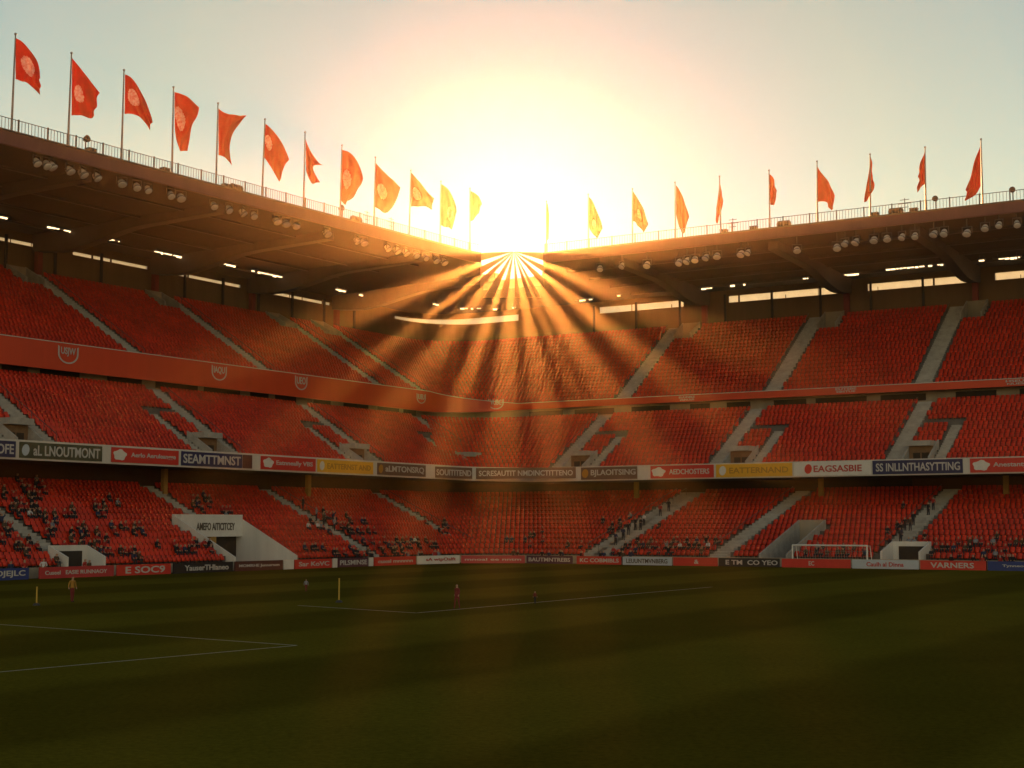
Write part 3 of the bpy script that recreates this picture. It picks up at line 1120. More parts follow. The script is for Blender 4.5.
for i, (ptop, pfoot, te, be, fly, emb) in enumerate(FLAGS):
    w, tan = rail_at(pfoot[0], pfoot[1], LIP_L + 0.25, LIP_R + 0.25, RFR)
    base = Vector((w.x, w.y, ZT - 0.15 - sag(*ab(w))))
    Y = w.y

    def dp(x, y):
        r = ray(x, y)
        return Vector((0, 0, EYE)) + r * (Y / r.y)
    top = dp(*ptop)
    root = empty('flagpole', base, FLAG_LABELS[i], 'flag', 'red flags along the stadium roof edge')
    mb = MB()
    mb.tube([base, base.lerp(top, 0.5), top], [0.13, 0.10, 0.07], 10)
    mb.tube([base, base + Vector((0, 0, 0.35))], [0.26, 0.2], 10)
    mb.build('pole', M['pole'], root, smooth=False)
    mb = MB()
    mb.tube([top + Vector((0, 0, z)) for z in (-0.02, 0.06, 0.16, 0.24)], [0.07, 0.14, 0.14, 0.03], 8)
    mb.build('finial', M['pole'], root, smooth=True)
    tb, bb = through(*te), through(*be)
    NU, NV = 40, 40
    rr = random.Random(i * 13 + 5)
    ph, k1, k2 = rr.uniform(0, 6), rr.uniform(4.5, 7.5), rr.uniform(2, 4)
    size = (dp(*te[2]) - dp(*te[0])).length
    amp = min(0.70, 0.18 * size + 0.08)
    front, mats = [], []
    for a_ in range(NU + 1):
        u = a_ / NU
        tp, bp_ = bez(te[0], tb, te[2], u), bez(be[0], bb, be[2], u)
        for b_ in range(NV + 1):
            v = b_ / NV
            x = tp[0] + (bp_[0] - tp[0]) * v
            y = tp[1] + (bp_[1] - tp[1]) * v
            if fly is not None:
                lin = ((te[2][0] + be[2][0]) / 2, (te[2][1] + be[2][1]) / 2)
                k = 4 * v * (1 - v) * u ** 2.2
                x += (fly[0] - lin[0]) * k
                y += (fly[1] - lin[1]) * k
            p = dp(x, y)
            dep = amp * u ** 0.6 * (math.sin(ph + k1 * u + k2 * v) + 0.45 * math.sin(ph * 2 + 10 * u - 8 * v) + 0.16 * math.sin(ph * 3 + 17 * u + 13 * v))
            dep += 0.08 * mnoise.noise(Vector((u * 6, v * 6, i * 3.1)))
            front.append(p + Vector((0, dep - 0.0, 0)))
    back = [p + Vector((0, 0.02, 0)) for p in front]
    n = len(front)
    W = NV + 1
    fs, ms = [], []
    for a_ in range(NU):
        for b_ in range(NV):
            q = (a_ * W + b_, (a_ + 1) * W + b_, (a_ + 1) * W + b_ + 1, a_ * W + b_ + 1)
            e = 0
            if emb:
                du, dv = ((a_ + .5) / NU - emb[0]) / emb[2], ((b_ + .5) / NV - emb[1]) / emb[3]
                e = 1 if du * du + dv * dv < 1 else 0
            fs += [q[::-1], tuple(k + n for k in q)]
            ms += [e, e]
    for a_ in range(NU):
        for b_ in (0, NV):
            q = (a_ * W + b_, (a_ + 1) * W + b_, (a_ + 1) * W + b_ + n, a_ * W + b_ + n)
            fs.append(q)
            ms.append(0)
    for b_ in range(NV):
        for a_ in (0, NU):
            q = (a_ * W + b_, a_ * W + b_ + 1, a_ * W + b_ + 1 + n, a_ * W + b_ + n)
            fs.append(q)
            ms.append(0)
    mb = MB()
    mb.v, mb.f, mb.m = front + back, fs, ms
    mb.build('flag', [M['flag'], M['crest_print']], root, fix=False, smooth=True)

# ------------------------------------------------------------------ floodlights slung under the roof edge
FLOODS = [(37, 152), (47, 154.5), (52, 158), (70, 162), (83, 167.5), (97, 171.5), (122, 177.5), (137, 181.5), (148, 185.5), (171, 190), (181, 194),
          (214, 204.5), (229, 204.5), (243, 208), (254, 211), (277, 217), (286, 220.5), (296, 224), (327, 229.5), (357, 238), (364, 240.5),
          (388, 245), (397, 247.5), (406, 249), (416, 250), (426, 253), (436, 255), (444, 258),
          (600, 268.5), (622, 266), (647, 265), (679, 262.5), (687, 261), (695, 259.5), (706, 257.5), (717, 256), (741, 254), (748, 252.5), (797, 250),
          (837, 247.5), (845, 243.5), (856, 242), (874, 240), (887, 238.5), (902, 237), (915, 236), (934, 234), (944, 233), (967, 233), (985, 228),
          (999, 225), (1017, 224)]
root0 = None
for i, (x, y) in enumerate(FLOODS):
    w, tan = rail_at(x, y, LIP_L + 0.9, LIP_R + 0.9, RFR)
    r = ray(x, y)
    z = EYE + r.z * w.y / r.y
    zc = ZS0 - sag(*ab(w))
    z = min(z, zc - 0.85)
    n = facing(tan)
    rot = math.atan2(-n.x, n.y)             # local +Y looks at the pitch
    if x < 512:
        lab = 'pale round floodlight slung under the left roof edge' if x < 200 else \
              ('pale floodlight under the left roof edge between its big flags and the sun' if x < 375 else 'glare veiled floodlight in the long row just left of the sun')
        grp = 'floodlights under the left roof edge'
    else:
        lab = 'pale round floodlight slung under the right roof edge' if x > 780 else 'glare veiled floodlight under the right roof near the sun'
        grp = 'floodlights under the right roof edge'
    drop = zc - 0.05 - z
    if root0 is None:
        root = empty('floodlight', (0, 0, 0))
        mb = MB()
        X, Yv, Z = Vector((1, 0, 0)), Vector((0, 1, 0)), Vector((0, 0, 1))
        ax = (Vector((0, 0.62, -0.78))).normalized()
        mb.tube([ax * -0.50, ax * -0.44, ax * -0.22, ax * 0.05], [0.16, 0.28, 0.36, 0.40], 12)
        mb.build('housing', M['lamp_body'], root, smooth=False)
        mb = MB()
        mb.tube([ax * 0.051, ax * 0.20, ax * 0.30], [0.41, 0.46, 0.47], 14)
        mb.build('reflector', M['lamp_rim'], root)
        mb = MB()
        mb.tube([ax * 0.301, ax * 0.36, ax * 0.41], [0.44, 0.40, 0.2], 14)
        mb.build('lens', M['lamp_glass'], root)
        mb = MB()
        mb.box(Vector((0, 0, 0)), X, Yv, Z, -0.56, -0.51, -0.08, 0.08, -0.1, 0.72)
        mb.box(Vector((0, 0, 0)), X, Yv, Z, 0.51, 0.56, -0.08, 0.08, -0.1, 0.72)
        mb.box(Vector((0, 0, 0)), X, Yv, Z, -0.56, 0.56, -0.08, 0.08, 0.721, 0.80)
        mb.build('bracket', M['lamp_arm'], root)
        root0 = root
        kids = list(root.children)
        o = root
    else:
        o = root0.copy()
        COL.objects.link(o)
        for ch in kids:
            c2 = ch.copy()
            COL.objects.link(c2)
            c2.parent = o
    mb = MB()
    mb.box(Vector((0, 0, 0)), Vector((1, 0, 0)), Vector((0, 1, 0)), Vector((0, 0, 1)), -0.05, 0.05, -0.05, 0.05, 0.8, max(0.85, drop + 0.1))
    st = mb.build('hanger', M['lamp_arm'])
    st.parent = o
    o.location = (w.x, w.y, z)
    o.rotation_euler = (0, 0, rot + random.uniform(-0.5, 0.5))
    k_ = random.uniform(0.92, 1.22)
    o.scale = (k_, k_, random.uniform(0.95, 1.1))
    tag(o, lab, 'floodlight', grp)

# ------------------------------------------------------------------ odd equipment on the roof edge
GEAR = [(86, 136, 'lamp', 'dark lamp on a stand by the left roof railing between second and third flags'),
        (91, 143, 'box', 'small dark box low on the left roof railing between second and third flags'),
        (165, 163, 'box', 'small dark box at the foot of the fourth flagpole on the left roof'),
        (236, 184, 'bin', 'rounded dark housing on the left roof just past the fifth flag'),
        (226, 182, 'box', 'low dark box on the left roof before the rounded housing'),
        (341, 211, 'lamp', 'dark lamp on a stand at the eighth flagpole of the left roof'),
        (356, 218, 'bin', 'rounded dark housing on the left roof between eighth and ninth flags'),
        (367, 220, 'mast', 'little mast with crossbars on the left roof before the ninth flag'),
        (391, 227, 'mast', 'little mast with crossbars on the left roof after the ninth flag'),
        (724, 237, 'box', 'dark box on the right roof at the fifth pole right of the sun'),
        (733, 233, 'mast', 'tall little mast with crossbars on the right roof past the fifth pole'),
        (754, 236, 'box', 'low dark box on the right roof before the sixth pole'),
        (784, 231, 'bin', 'rounded dark housing on the right roof past the sixth pole'),
        (875, 221, 'box', 'small dark box at the foot of the eighth pole right of the sun'),
        (896, 217, 'bin', 'wide dark housing on the right roof between eighth and ninth poles'),
        (905, 214, 'mast', 'tall mast with crossbars beside the wide dark housing on the right roof'),
        (914, 216, 'box', 'dark box just right of the tall mast on the right roof'),
        (936, 213, 'lamp', 'dark lamp on a stand just right of the ninth pole'),
        (1013, 200, 'lamp', 'dark lamp on a stand at the outer end of the right roof railing')]
for (x, y, kind, lab) in GEAR:
    w, tan = rail_at(x, y, LIP_L + 0.9, LIP_R + 0.9, RFR)
    o = Vector((w.x, w.y, ZT - 0.17 - sag(*ab(w))))
    n = facing(tan)
    U = Vector((0, 0, 1))
    if kind == 'lamp':
        root = empty('roof_lamp', o, lab, 'lamp')
        mb = MB()
        mb.tube([o, o + U * 1.7], 0.06, 6)
        mb.build('stand', M['equip'], root)
        mb = MB()
        mb.tube([o + U * 1.75 - n * 0.3, o + U * 1.8, o + U * 1.85 + n * 0.3], [0.16, 0.34, 0.40], 10)
        mb.build('head', M['equip'], root)
    elif kind == 'mast':
        root = empty('roof_mast', o, lab, 'mast')
        mb = MB()
        mb.tube([o, o + U * 2.4], 0.05, 6)
        mb.build('pole', M['equip'], root)
        mb = MB()
        for h, l in ((2.2, .6), (1.7, .85), (1.2, .5)):
            mb.tube([o + U * h - tan * l, o + U * h + tan * l], 0.04, 6)
        mb.build('crossbars', M['equip'], root)
    else:
        root = empty('roof_unit', o, lab, 'equipment box')
        mb = MB()
        if kind == 'box':
            mb.box(o, tan, n, U, -0.5, 0.5, -0.35, 0.35, 0.12, 0.85)
            mb.box(o, tan, n, U, -0.54, 0.54, -0.4, 0.4, 0.852, 0.93)
        else:
            mb.tube([o - tan * 0.95 + U * 0.75, o - tan * 0.8 + U * 0.75, o + tan * 0.8 + U * 0.75, o + tan * 0.95 + U * 0.75], [0.3, 0.5, 0.5, 0.3], 12)
        mb.build('casing', M['equip'], root)
        mb = MB()
        for a_ in (-0.35, 0.35):
            mb.box(o, tan, n, U, a_ - 0.05, a_ + 0.05, -0.3, 0.3, 0.0, 0.3)
        mb.build('feet', M['equip'], root)

# ------------------------------------------------------------------ short lit strips under the roof
STRIPS = [(2, 218, 8), (64, 231, 22), (104, 239, 22), (159, 253, 6), (178, 257, 20), (195, 261, 10), (226, 265, 15), (269, 275, 27), (308, 284, 3),
          (341, 291, 8), (368, 297, 15), (348, 307, 4), (436, 305, 5), (471, 309, 22), (496, 309.5, 6), (514, 308, 4), (545, 319, 3), (565, 317, 4),
          (584, 300.5, 17), (619, 296, 3), (652, 314, 4), (707, 289, 10), (738, 285.5, 14), (806, 279, 5), (852, 275, 13), (917, 267.5, 54), (1007, 259, 23), (982, 261, 5)]
for i, (x, y, wpx) in enumerate(STRIPS):
    p = hit(x, y, z=42.35)
    a_, b_ = ab(p)
    left = x < 440
    if 440 <= x <= 560:
        tan = Vector((1, 0, 0))
    else:
        tan = E1 if left else -E2
    hw = wpx / FPX * p.y / abs(tan.x) / 2
    n = facing(tan)
    U = Vector((0, 0, 1))
    where = 'left' if x < 440 else ('corner' if x < 600 else 'right')
    wide = 'long' if wpx > 18 else ('medium' if wpx > 9 else 'tiny')
    root = empty('ceiling_light', p, '%s lit strip lamp hung under the dark %s roof' % (wide, where), 'ceiling light', 'lit strips under the roof')
    mb = MB()
    mb.box(p, tan, n, U, -hw - 0.1, hw + 0.1, -0.2, 0.2, 0.15, 0.35)
    for k in (-0.7, 0.7):
        mb.box(p, tan, n, U, hw * k - 0.03, hw * k + 0.03, -0.03, 0.03, 0.352, 1.3)
    mb.build('housing', M['lamp_arm'], root)
    mb = MB()
    t = -hw
    while t < hw - 0.05:
        l = min(random.uniform(0.35, 0.9), hw - t)
        if random.random() < 0.85 or wpx < 8:
            mb.box(p, tan, n, U, t, t + l - random.uniform(0.08, 0.2), -0.12, 0.12, random.uniform(-0.12, 0.06), 0.148)
        t += l
    mb.build('tube', M['tube'], root)


# ------------------------------------------------------------------ lettering
def text_mesh(txt, width, height, bold=0.0, depth=0.03):
    cu = bpy.data.curves.new('lettering', 'FONT')
    cu.body = txt
    cu.extrude = 0.01
    cu.offset = bold
    cu.align_x = 'LEFT'
    cu.resolution_u = 3
    o = bpy.data.objects.new('lettering', cu)
    COL.objects.link(o)
    dg = bpy.context.evaluated_depsgraph_get()
    me = bpy.data.meshes.new_from_object(o.evaluated_get(dg))
    bpy.data.objects.remove(o)
    n = len(me.vertices)
    co = np.empty(n * 3)
    me.vertices.foreach_get('co', co)
    co = co.reshape(-1, 3)
    mn, mx = co.min(0), co.max(0)
    co = (co - (mn + mx) / 2) / np.maximum(mx - mn, 1e-6) * np.array([width, height, depth])
    me.vertices.foreach_set('co', co.ravel())
    me.update()
    return me


def place_text(parent, txt, center, tan, width, height, m, bold=0.02, rise=0.0):
    me = text_mesh(txt, width, height, bold)
    me.materials.clear()
    me.materials.append(m)
    n = facing(tan)
    U = Vector((0, 0, 1))
    R = Matrix((tan, U, n)).transposed().to_4x4()
    me.transform(Matrix.Translation(center - world_loc(parent)) @ R)
    o = bpy.data.objects.new('lettering', me)
    COL.objects.link(o)
    o.parent = parent
    return o


def board(px0, px1, y, sL, sR, z0, z1, m, txt, tm, label, tx=(0.05, 0.95), th=0.55, emblem=None, thick=0.12, proud=0.0, feet=False):
    p0, t0 = rail_at(px0, y, sL, sR)
    p1, t1 = rail_at(px1, y, sL, sR)
    tan = (p1 - p0).normalized()
    n = facing(tan)
    U = Vector((0, 0, 1))
    w = (p1 - p0).length
    cen = (p0 + p1) / 2
    o = Vector((cen.x, cen.y, 0)) + n * proud
    root = empty('advertising_board', o + U * z0, label, 'advertising board',
                 'advertising boards beside the pitch' if feet else 'advertising boards on the balcony front')
    mb = MB()
    mb.box(o, tan, n, U, -w / 2 + 0.02, w / 2 - 0.02, 0.0, thick, z0, z1)
    mb.build('panel', m, root)
    if feet:
        mb = MB()
        k = -w / 2 + 0.6
        while k < w / 2:
            mb.box(o, tan, n, U, k - 0.05, k + 0.05, -0.7, -0.003, 0.0, 0.08)
            mb.box(o, tan, n, U, k - 0.05, k + 0.05, -0.12, -0.003, 0.081, z1 - 0.15)
            k += 2.4
        mb.build('support', M['post'], root)
    h = z1 - z0
    if txt:
        a_, b_ = tx
        cx = (-w / 2) + w * (a_ + b_) / 2
        cc = o + tan * cx + n * (thick + 0.02) + U * ((z0 + z1) / 2)
        place_text(root, txt, cc, tan, w * (b_ - a_), h * th, tm)
    if emblem:
        kind, ex, em = emblem
        cc = o + tan * (-w / 2 + w * ex) + n * thick + U * ((z0 + z1) / 2)
        mb = MB()
        r = h * 0.36
        pts = []
        for k in range(20):
            t = 2 * math.pi * k / 20
            rx = r * (1.6 if kind == 'swoosh' else 0.8)
            wv = 1 + (0.13 * math.sin(5 * t + 0.6) if kind == 'swoosh' else 0.05 * math.sin(2 * t))
            pts.append(cc + tan * (math.cos(t) * rx * wv) + U * (math.sin(t) * r * wv))
        mb.prism(pts, n * 0.03)
        mb.build('emblem', em, root)
    return root


# boards on the front of the middle tier
LW, LR, LD, LO = M['letter_white'], M['letter_red'], M['letter_dark'], M['letter_ochre']
FB = [
    (-12, 15.5, 450, 'b_navy', 'OFE', LW, (0.30, 0.92), .62, None, 'navy board lettered FE at the left end of the balcony front'),
    (19, 102, 452, 'b_olive', 'aL LNOUTMONT', LW, (0.16, 0.97), .66, ('blob', 0.07, 'b_pale'), 'dark olive board with large pale LNOUTMONT lettering'),
    (111, 178.5, 455, 'b_red', 'Aerlo Aeruleangge', LW, (0.28, 0.95), .40, ('swoosh', 0.12, 'b_white'), 'red board with pale swirl and Aeruleangge on the left balcony front'),
    (181, 242, 458, 'b_navy', 'SEAMTTMNST', LW, (0.03, 0.97), .66, None, 'navy board lettered SEAMTTMNST on the left balcony front'),
    (242.5, 252, 460, 'b_maroon', None, None, None, 0, None, 'narrow plain maroon board right of SEAMTTMNST'),
    (260.5, 315.5, 462, 'b_red', 'Eatnneally VBS', LW, (0.27, 0.94), .45, ('swoosh', 0.13, 'b_white'), 'red board with pale emblem lettered Eatnneally VBS'),
    (317, 373, 465, 'b_yellow', 'EATTERNST AND', LO, (0.17, 0.95), .45, ('blob', 0.08, 'b_white'), 'yellow board on the left half of the balcony front'),
    (377, 425.5, 467, 'b_brown', 'aLMTONSRQ', LW, (0.16, 0.96), .6, ('blob', 0.07, 'letter_ochre'), 'brown board lettered LMTONSRQ just right of the left yellow board'),
    (435, 472, 469, 'b_brown', 'SOUITITEND', LW, (0.03, 0.97), .55, None, 'short brown board lettered SOUITITEND'),
    (476, 576, 471, 'b_brown', 'SCRESAUTIT NMDINCTITTENO', LW, (0.03, 0.97), .5, None, 'long brown board in the corner of the balcony front'),
    (581, 637.5, 471, 'b_brown', 'BJLAOITSING', LW, (0.18, 0.97), .6, ('blob', 0.08, 'letter_ochre'), 'brown board lettered BJLAOITSING right of the corner'),
    (650.5, 714, 470, 'b_red', 'AEDCHOSTERS', LW, (0.30, 0.93), .42, ('swoosh', 0.13, 'b_white'), 'red board with pale emblem lettered AEDCHOSTERS'),
    (716, 792.5, 469, 'b_yellow', 'EATTERNAND', LO, (0.18, 0.95), .45, ('blob', 0.09, 'b_white'), 'yellow board on the right half of the balcony front'),
    (794, 871.5, 468, 'b_white', 'EAGSASBIE', LR, (0.26, 0.88), .5, ('blob', 0.19, 'b_red'), 'white board with a red fruit and thin red lettering'),
    (872.5, 963, 467, 'b_navy', 'SS INLLNTHASYTTING', LW, (0.04, 0.97), .6, None, 'long navy board with large pale lettering on the right balcony front'),
    (970, 1042, 466, 'b_red', 'Anestanty BS', LW, (0.33, 0.95), .42, ('swoosh', 0.16, 'b_white'), 'red board with pale swirl at the right end of the balcony front'),
]
for (x0, x1, y, mt, txt, tm, tx, th, emb, lab) in FB:
    z0, z1 = 11.42, 13.0
    if x0 > 560:
        z0, z1 = 11.14, 12.86
    elif x0 > 430:
        z0, z1 = 11.38, 12.94
    if emb:
        emb = (emb[0], emb[1], M[emb[2]])
    board(x0, x1, y, 11.96, 21.96, z0, z1, M[mt], txt, tm, lab, tx or (0, 1), th, emb, thick=0.06)

# boards at the edge of the pitch
GB = [
    (-30, 28, 574, 'b_blue', 'OJEJLC', LW, (0.40, 0.93), .62, None, 'blue board lettered JLC at the left end of the pitchside boards'),
    (38.5, 113, 571, 'b_crimson', 'Cuseel   EASIE RUNNAOY', LW, (0.07, 0.9), .36, None, 'crimson board with small lettering beside the yellow shirted person'),
    (116, 170, 570, 'b_red', 'E SOC9', LW, (0.15, 0.88), .66, None, 'red board with big white SOC9 lettering'),
    (172.5, 232, 567, 'b_black', 'YauserTHlaneo', LW, (0.18, 0.92), .55, None, 'black board with white Yauser lettering on the left touchline'),
    (234, 282, 566, 'b_maroon', 'MOMRHE Jennerson', LW, (0.08, 0.92), .36, None, 'dark maroon board lettered Jennerson left of a pale pillar'),
    (283, 293, 565, 'b_white', None, None, None, 0, None, 'narrow white panel between maroon and red pitchside boards'),
    (294, 331, 564, 'b_red', 'Sar KoVC', LW, (0.1, 0.92), .5, None, 'red board lettered Sar KoVC on the left touchline'),
    (332, 336.5, 563, 'b_white', None, None, None, 0, None, 'narrow white panel left of the plum pitchside board'),
    (337.5, 367.5, 563, 'b_plum', 'PILSMINSE', LW, (0.05, 0.95), .55, None, 'plum board lettered PILSMINSE'),
    (368, 372.5, 562, 'b_white', None, None, None, 0, None, 'narrow white panel right of the plum pitchside board'),
    (373.5, 415, 560, 'b_red', 'cuxel mnnnnn', LW, (0.08, 0.92), .4, None, 'red board lettered cuxel left of the white wtpOalft board'),
    (416.5, 459, 558, 'b_white', 'sA wtpOalft', LR, (0.2, 0.9), .5, None, 'white board with faded red lettering near the far corner'),
    (461, 525, 556.5, 'b_crimson', 'mnoal ee nntm', LW, (0.06, 0.94), .3, None, 'crimson board in the far corner of the pitch'),
    (527, 573, 556, 'b_plum', 'BAUTMNTREBS', LW, (0.05, 0.95), .5, None, 'plum board right of the crimson corner board'),
    (577, 621.5, 556.5, 'b_red', 'KC COBMIBLS', LW, (0.08, 0.95), .5, None, 'red board lettered COBMIBLS on the far right line'),
    (623, 672, 558, 'b_pale', 'LEUUNTMVNBERG', LD, (0.08, 0.92), .55, None, 'pale blue board with dark lettering on the right line'),
    (673.5, 718, 560, 'b_red', '&', LW, (0.48, 0.58), .5, None, 'plain red board with one small white mark in mid right'),
    (719, 780, 562, 'b_black', 'E TM  CO YEO', LW, (0.12, 0.97), .55, None, 'black board lettered CO YEO left of the goal'),
    (782, 851, 563, 'b_red', 'EC', LW, (0.40, 0.48), .5, None, 'red board with a small pale crest in front of the goal'),
    (852.5, 919, 564, 'b_pale', 'Caulh al Dinna', LR, (0.22, 0.78), .5, None, 'pale board with red script at the right goalpost'),
    (920.5, 986.5, 566, 'b_red', 'VARNERS', LW, (0.16, 0.82), .6, None, 'red board with white VARNERS lettering'),
    (988, 1050, 567, 'b_blue', 'Tynneonnes', LW, (0.24, 0.8), .34, None, 'blue board at the right end of the pitchside boards'),
]
for (x0, x1, y, mt, txt, tm, tx, th, emb, lab) in GB:
    board(x0, x1, y, 0.0, 0.0, 0.0, 1.02 if x0 < 440 else 0.98, M[mt], txt, tm, lab, tx or (0, 1), th, emb, thick=0.14, feet=True)

# crests on the red fascia: parts of the stand
U = Vector((0, 0, 1))
for (x, y, txt, w_, h_, sh) in [(68, 355, 'USJW', 3.0, 2.1, 1), (219, 373, 'IAQU', 2.8, 2.0, 1), (301, 383, 'UEO', 2.6, 2.0, 1), (421, 398.5, 'IUEU', 2.4, 1.6, 1),
                            (496, 404, 'VUBC', 2.5, 1.7, 1), (687, 398.3, 'EUUNISZ', 2.6, 0.62, 0), (846, 390, 'EUTSBE', 3.0, 0.66, 0), (1018, 382, 'HSEUN', 3.1, 0.66, 0)]:
    w, tan = rail_at(x, y, 25.98, 37.98)
    r = ray(x, y)
    z = EYE + r.z * w.y / r.y
    n = facing(tan)
    cen = Vector((w.x, w.y, z))
    g = empty('crest', cen - Vector(STAND.location))
    g.parent = STAND
    if sh:
        place_text(g, txt, cen + U * h_ * 0.16 + n * 0.05, tan, w_ * 0.72, h_ * 0.5, LW)
        mb = MB()
        outer, inner = [], []
        for k in range(17):
            t = math.pi + math.pi * k / 16
            for lst, f in ((outer, 1.0), (inner, 0.86)):
                lst.append(cen + tan * (math.cos(t) * w_ / 2 * f) + U * (math.sin(t) * h_ * 0.55 * f + h_ * 0.06) + n * 0.03)
        outer = [outer[0] + U * h_ * 0.42] + outer + [outer[-1] + U * h_ * 0.42]
        inner = [inner[0] + U * h_ * 0.36] + inner + [inner[-1] + U * h_ * 0.36]
        for k in range(len(outer) - 1):
            mb.prism([outer[k], outer[k + 1], inner[k + 1], inner[k]], n * 0.03)
        mb.build('shield_outline', LW, g)
    else:
        place_text(g, txt, cen + U * 0.17 + n * 0.05, tan, w_, h_ * 0.48, LW)
        place_text(g, txt[::-1], cen - U * 0.2 + n * 0.05, tan, w_ * 0.9, h_ * 0.4, LW)

# lettering over the white tunnel
(t_, sd, c0, c1, r0, r1, k_) = TUN
s1, z1 = row('lower', r1, 'L')
z0_ = row('lower', 0, 'L')[1]
zl = z0_ + (z1 - z0_) * 0.60
gv = [o for o in STAND.children if o.name.startswith('vomitory') and any(c_.name.startswith('sign_wall') for c_ in o.children)][0]
place_text(gv, 'AMEFO AITICITCEY', SP('L', c0 + (c1 - c0) * 0.55, s1 - 1.2, (zl + z1 + 0.75) / 2 - 0.1) - E2 * 0.03, E1, (c1 - c0) * 0.6, (z1 + 0.75 - zl) * 0.34, LD)

# ------------------------------------------------------------------ seats
def seat_template():
    mb = MB()
    def plate(out, y0, y1, zt, th):
        """rounded plate: outline in x-z, leaning from y0 at the bottom to y1 at the top"""
        zmin, zmax = min(p[1] for p in out), max(p[1] for p in out)
        v = [Vector((x, y0 + (y1 - y0) * (z - zmin) / (zmax - zmin), z)) for x, z in out]
        mb.prism(v, Vector((0, th, 0.0)))
    plate([(-.23, .36), (.23, .36), (.27, .50), (.26, .76), (.20, .84), (-.20, .84), (-.26, .76), (-.27, .50)], .14, .25, 0, .05)
    plate([(-.24, .20), (.24, .20), (.27, .30), (.25, .56), (.19, .61), (-.19, .61), (-.25, .56), (-.27, .30)], -.10, .07, 0, .06)
    n_red = len(mb.f)
    mb.box(Vector((0, 0, 0)), Vector((1, 0, 0)), Vector((0, 1, 0)), Vector((0, 0, 1)), -.10, .10, .06, .20, 0.0, .42, 1)
    me = mb.mesh('seat', [M['seat'], M['post']])
    v = np.array([x.co[:] for x in me.vertices])
    f = [list(p.vertices) for p in me.polygons]
    mi = [p.material_index for p in me.polygons]
    return me, v, f, mi


SEAT_ME, SV, SF, SMI = seat_template()
PITCHW = 0.64
spots = []      # x, y, z, tx, ty, tier, side, c, r
for tier in TIERS:
    n = TIERS[tier]['n']
    for r in range(n):
        sL, z = row(tier, r, 'L')
        sL1, zn = row(tier, r + 1, 'L')
        sR, zR = row(tier, r, 'R')
        sR1, _ = row(tier, r + 1, 'R')
        dL, dR = (sL1 - sL), (sR1 - sR)
        oL, oR = sL + dL - 0.42, sR + dR - 0.42
        pts = rail(oL, oR)
        zz = [p_.z for p_ in railz(pts, z, zR)]
        q = [P(p_[0], p_[1]) for p_ in pts]
        for j in range(len(q) - 1):
            side = pts[j][2][0] if pts[j][2][0] == pts[j + 1][2][0] else 'X'
            if j == 0:
                side = 'L'
            if j == len(q) - 2:
                side = 'R'
            l = (q[j + 1] - q[j]).length
            d = (q[j + 1] - q[j]) / l
            m_ = int(l / PITCHW)
            if m_ < 1:
                m_ = 1
                if l < 0.4:
                    continue
            for k in range(m_):
                t = (k + 0.5) / m_
                p_ = q[j] + d * (l * t)
                a_, b_ = ab(p_)
                c_ = a_ if side == 'L' else b_
                bad = False
                for (tt, s2, cc, w, r0, r1) in AISLES:
                    if tt == tier and s2 == side and abs(c_ - cc) < w + 0.30 and r0 <= r < r1:
                        bad = True
                        break
                if not bad:
                    for (tt, s2, c0, c1, r0, r1, k_) in CUTS:
                        if tt == tier and s2 == side and c0 - 0.32 < c_ < c1 + 0.32 and r0 <= r < r1:
                            bad = True
                            break
                        # landing behind a portal
                        if tt == tier == 'middle' and s2 == side and k_ == 'portal' and c0 - 1.6 < c_ < c1 + 0.6 and r == 9:
                            bad = True
                            break
                if not bad:
                    spots.append((p_.x, p_.y, zz[j] + (zz[j + 1] - zz[j]) * t, d.x, d.y, tier, side, c_, r))
print('SEATS', len(spots))
arr = np.array([s[:5] for s in spots])


def px_all(a):
    q = a[:, :3] - np.array([0, 0, EYE])
    cy = q[:, 1] * math.cos(PITCH) + q[:, 2] * math.sin(PITCH)
    cz = -q[:, 1] * math.sin(PITCH) + q[:, 2] * math.cos(PITCH)
    return 512 + FPX * q[:, 0] / cy, 384 - FPX * cz / cy, cy


PX, PY, PD = px_all(arr)
tierL = np.array([s[5] == 'lower' for s in spots])
rr_ = np.array([s[8] for s in spots])
inside = (PX > 4) & (PX < 1020) & (PY > 4) & (PY < 764) & ~(tierL & (rr_ < 1)) & (np.array([s[6] for s in spots]) == 'L')
order = np.argsort(np.where(inside, PD, 1e9))
NEAR = set(order[:296].tolist())
rest = np.array([i for i in range(len(spots)) if i not in NEAR])


